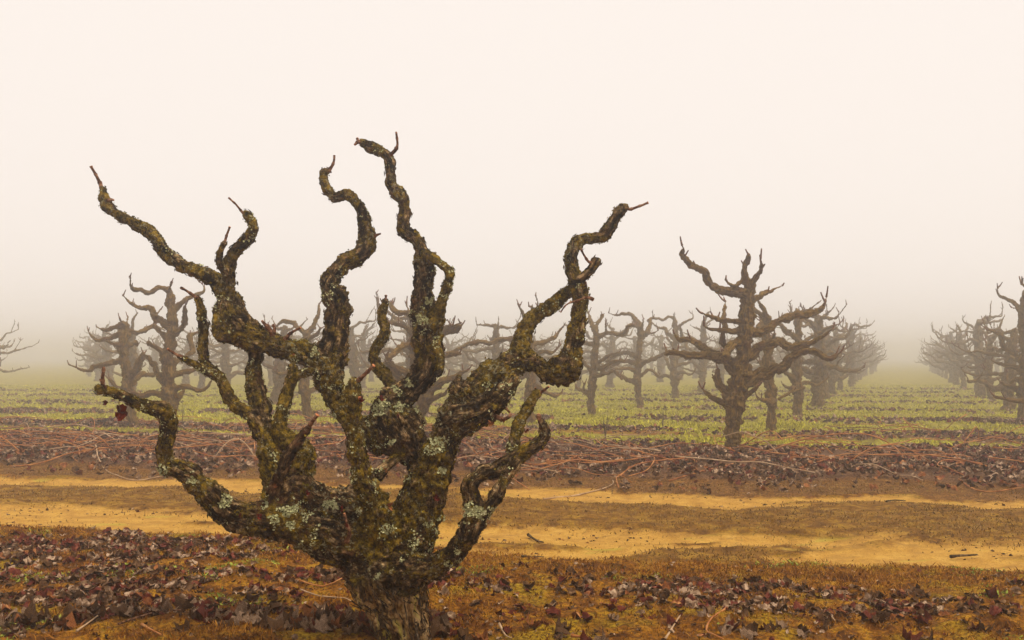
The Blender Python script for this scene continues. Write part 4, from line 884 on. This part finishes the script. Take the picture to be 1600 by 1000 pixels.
for pts, r, m, lab in [
 ([gp(120, 995), gp(145, 978), gp(170, 960)], .004, CANE3, 'thin pale twig slanting among leaves near the bottom corner'),
 ([gp(185, 985), gp(240, 972), gp(290, 969)], .004, CANE, 'red-brown twig lying nearly level among the leaf drift'),
 ([gp(222, 985), gp(240, 997), gp(252, 1004)], .005, CANE2, 'orange twig stub at the very bottom edge'),
 ([gp(440, 908), gp(470, 917), gp(505, 923), gp(535, 919)], .0045, CANE2, 'orange twig lying against the foot of the big vine'),
 ([gp(470, 930), gp(500, 946), gp(540, 952), gp(557, 960)], .0035, CANE3, 'crooked pale twig in front of the trunk foot'),
 ([gp(1040, 998), gp(1052, 977), gp(1063, 960)], .004, CANE3, 'straight pale twig standing out of moss at bottom edge'),
 ([gp(1135, 953), gp(1112, 968), gp(1104, 985), gp(1112, 997), gp(1130, 1000)], .0045, CANE2, 'hooked orange twig curling on the moss'),
 ([gp(780, 978), gp(790, 990), gp(800, 996)], .004, CANE3, 'grey twig with forked end beside the trunk on moss'),
 ([gp(892, 996), gp(925, 995)], .006, CANE2, 'thick orange stub lying at the bottom edge'),
 ([gp(350, 845), gp(356, 836), gp(362, 828)], .005, CANE3, 'pale stick by the near road edge below the low arm'),
 ([gp(815, 868), gp(835, 861), gp(850, 857)], .005, FLAKE, 'dark twig lying on the near edge of the road'),
 ([gp(1230, 948), gp(1260, 942), gp(1290, 950), gp(1305, 965)], .0035, CANE3, 'thin arching twig among the leaf cluster right of centre'),
 ([gp(1010, 905), gp(1035, 912), gp(1060, 920), gp(1072, 930)], .0035, CANE, 'red twig arched over the leaf cluster'),
 ([gp(825, 830), gp(838, 834), gp(850, 836)], .008, FLAKE, 'dark bark scrap lying on the near wheel track'),
 ([gp(1485, 868), gp(1505, 867), gp(1528, 868)], .008, FLAKE, 'flat dark stick on the near wheel track toward the edge'),
 ([gp(1385, 786), gp(1398, 783), gp(1415, 782)], .007, FLAKE, 'small dark stick on the far wheel track')]:
    P = [(q[0], q[1], q[2]+rg.random()*.012) for q in pts]
    o = ground_cane(P, r, m, lab, GF); o.name = 'twig'; 

for x, y, hgt, lab in [(946, 690, .32, 'dark bushy dead weed in the grass short of the second vine'), (1036, 668, .42, 'thin dead weed stalk just before the second vine'), (285, 662, .36, 'thin dead weed stalk behind the lower elbow of the low arm'), (1438, 690, .16, 'small dead weed at the back of the litter beside the aisle')]:
    X, Y_, _z = gp(x, y); z_ = float(height(np.array([X]), np.array([Y_]))[0]); root = empty('dead_weed', (X, Y_, z_)); tag(root, lab, 'weed', 'dead weed stalks')
    bushy = hgt < .4
    for k in range(9 if 'bushy' in lab else 3):
        a = rg.random()*6.28; sp = rg.uniform(.1, .5) if 'bushy' in lab else rg.uniform(.0, .25); q = np.array([(0, 0, -.02, .004), (sp*.3*math.cos(a)*hgt, sp*.3*math.sin(a)*hgt, hgt*.5, .003), (sp*math.cos(a)*hgt, sp*math.sin(a)*hgt, hgt*rg.uniform(.7, 1), .002)])
        cane_obj('stalk', q, FLAKE, root, .05, 4, .5, False)
# ------------------------------------------------------------------ grass, weeds, turf
def blades(name, label, x, y, h0, hmin, hmax, wid, lean, m, seed, cat, bias=0.0):
    rg = np.random.default_rng(seed); n = len(x); a = rg.random(n)*6.28; hh = hmin+(hmax-hmin)*rg.random(n)**1.5
    w = wid*(0.6+0.8*rg.random(n)); la = rg.random(n)*6.28; ln = lean*rg.random(n)*hh
    b0 = np.stack([x, y, h0-0.003], 1); dx = np.stack([np.cos(a)*w, np.sin(a)*w, 0*a], 1); tip = b0+np.stack([np.cos(la)*ln, np.sin(la)*ln, hh], 1)
    midp = b0+(tip-b0)*0.55; midp[:, 2] += hh*0.12
    V = np.stack([b0-dx, b0+dx, midp+dx*.8, midp-dx*.8, tip], 1)
    i = np.arange(n)[:, None]*5; Fc = np.concatenate([i+[0, 1, 2], i+[0, 2, 3], i+[3, 2, 4]])
    me = mesh_np(name, V.reshape(-1, 3), Fc, 3, [m], None, True)
    attr(me, 'rnd', np.repeat(np.clip(rg.random(n)*.75+bias+0.25*n2(x, y, 1.5, seed), 0, 1), 5))
    return tag(link(name, me), label, cat, kind='stuff')
x_, y_ = pick(150000, 10.6, 34, lambda x, y: zones(x, y)['green']**2*np.clip(13/y, 0, 1)**1.6*np.clip(.55+1.0*n2(x*.7, y, 1.6, 41), .05, 1), 11)
blades('grass', 'short green grass in strips among the hazy vines', x_, y_, height(x_, y_), .012, .055, .0085, 1.7, GRASS, 51, 'grass')
def dens_weed(x, y):
    n = n_of(x, y); z = zones(x, y)
    return z['fore']*np.clip(0.18+0.9*np.exp(-((n-4.95)/.28)**2)+0.75*sstep(.0, .45, n2(x, y, 1.6, 44)), 0, 1)
x_, y_ = pick(70000, 2.7, 6.2, dens_weed, 12)
blades('weeds', 'rusty brown low weeds and moss along the near road edge', x_, y_, height(x_, y_), .005, .024, .0022, 1.6, WEED, 52, 'weeds')
x_, y_ = pick(42000, 5.0, 9.4, lambda x, y: np.clip(zones(x, y)['mid']+.8*zones(x, y)['verge']+.03*zones(x, y)['sand'], 0, 1)*np.clip(.55+.9*n2(x*.6, y, 2.2, 45), .06, 1), 13)
blades('dry_turf', 'dry brown turf on the crown and verge of the road', x_, y_, height(x_, y_), .004, .020, .003, 1.6, DRYG, 53, 'turf')
def dens_sp(x, y): return zones(x, y)['fore']*sstep(.38, .62, n2(x, y, 1.9, 47))
x_, y_ = pick(5200, 3.0, 5.6, dens_sp, 14)
blades('seedlings', 'tiny bright green seedlings in patches on the near soil', x_, y_, height(x_, y_), .005, .016, .0042, 2.6, SPRT, 54, 'seedlings')

# ------------------------------------------------------------------ fog
hv = bpy.data.materials.new('fog'); hv.use_nodes = True; t = hv.node_tree; t.nodes.clear()
pv = t.nodes.new('ShaderNodeVolumePrincipled'); pv.inputs['Color'].default_value = (1.0, 0.992, 1.0, 1); pv.inputs['Density'].default_value = FOG; pv.inputs['Anisotropy'].default_value = 0.78
om = t.nodes.new('ShaderNodeOutputMaterial'); t.links.new(pv.outputs[0], om.inputs['Volume'])
try: hv.cycles.homogeneous_volume = True
except Exception: pass
x0, x1, y0, y1, z0, z1 = -1500, 1500, -1400, 1600, -1.2, 3.3
V = [(x, y, z) for z in (z0, z1) for (x, y) in ((x0, y0), (x1, y0), (x1, y1), (x0, y1))]
Fq = [(0, 3, 2, 1), (4, 5, 6, 7), (0, 1, 5, 4), (1, 2, 6, 5), (2, 3, 7, 6), (3, 0, 4, 7)]
tag(link('haze', mesh_np('haze', V, Fq, 4, [hv])), 'warm white morning fog filling the vineyard', 'fog', kind='stuff')
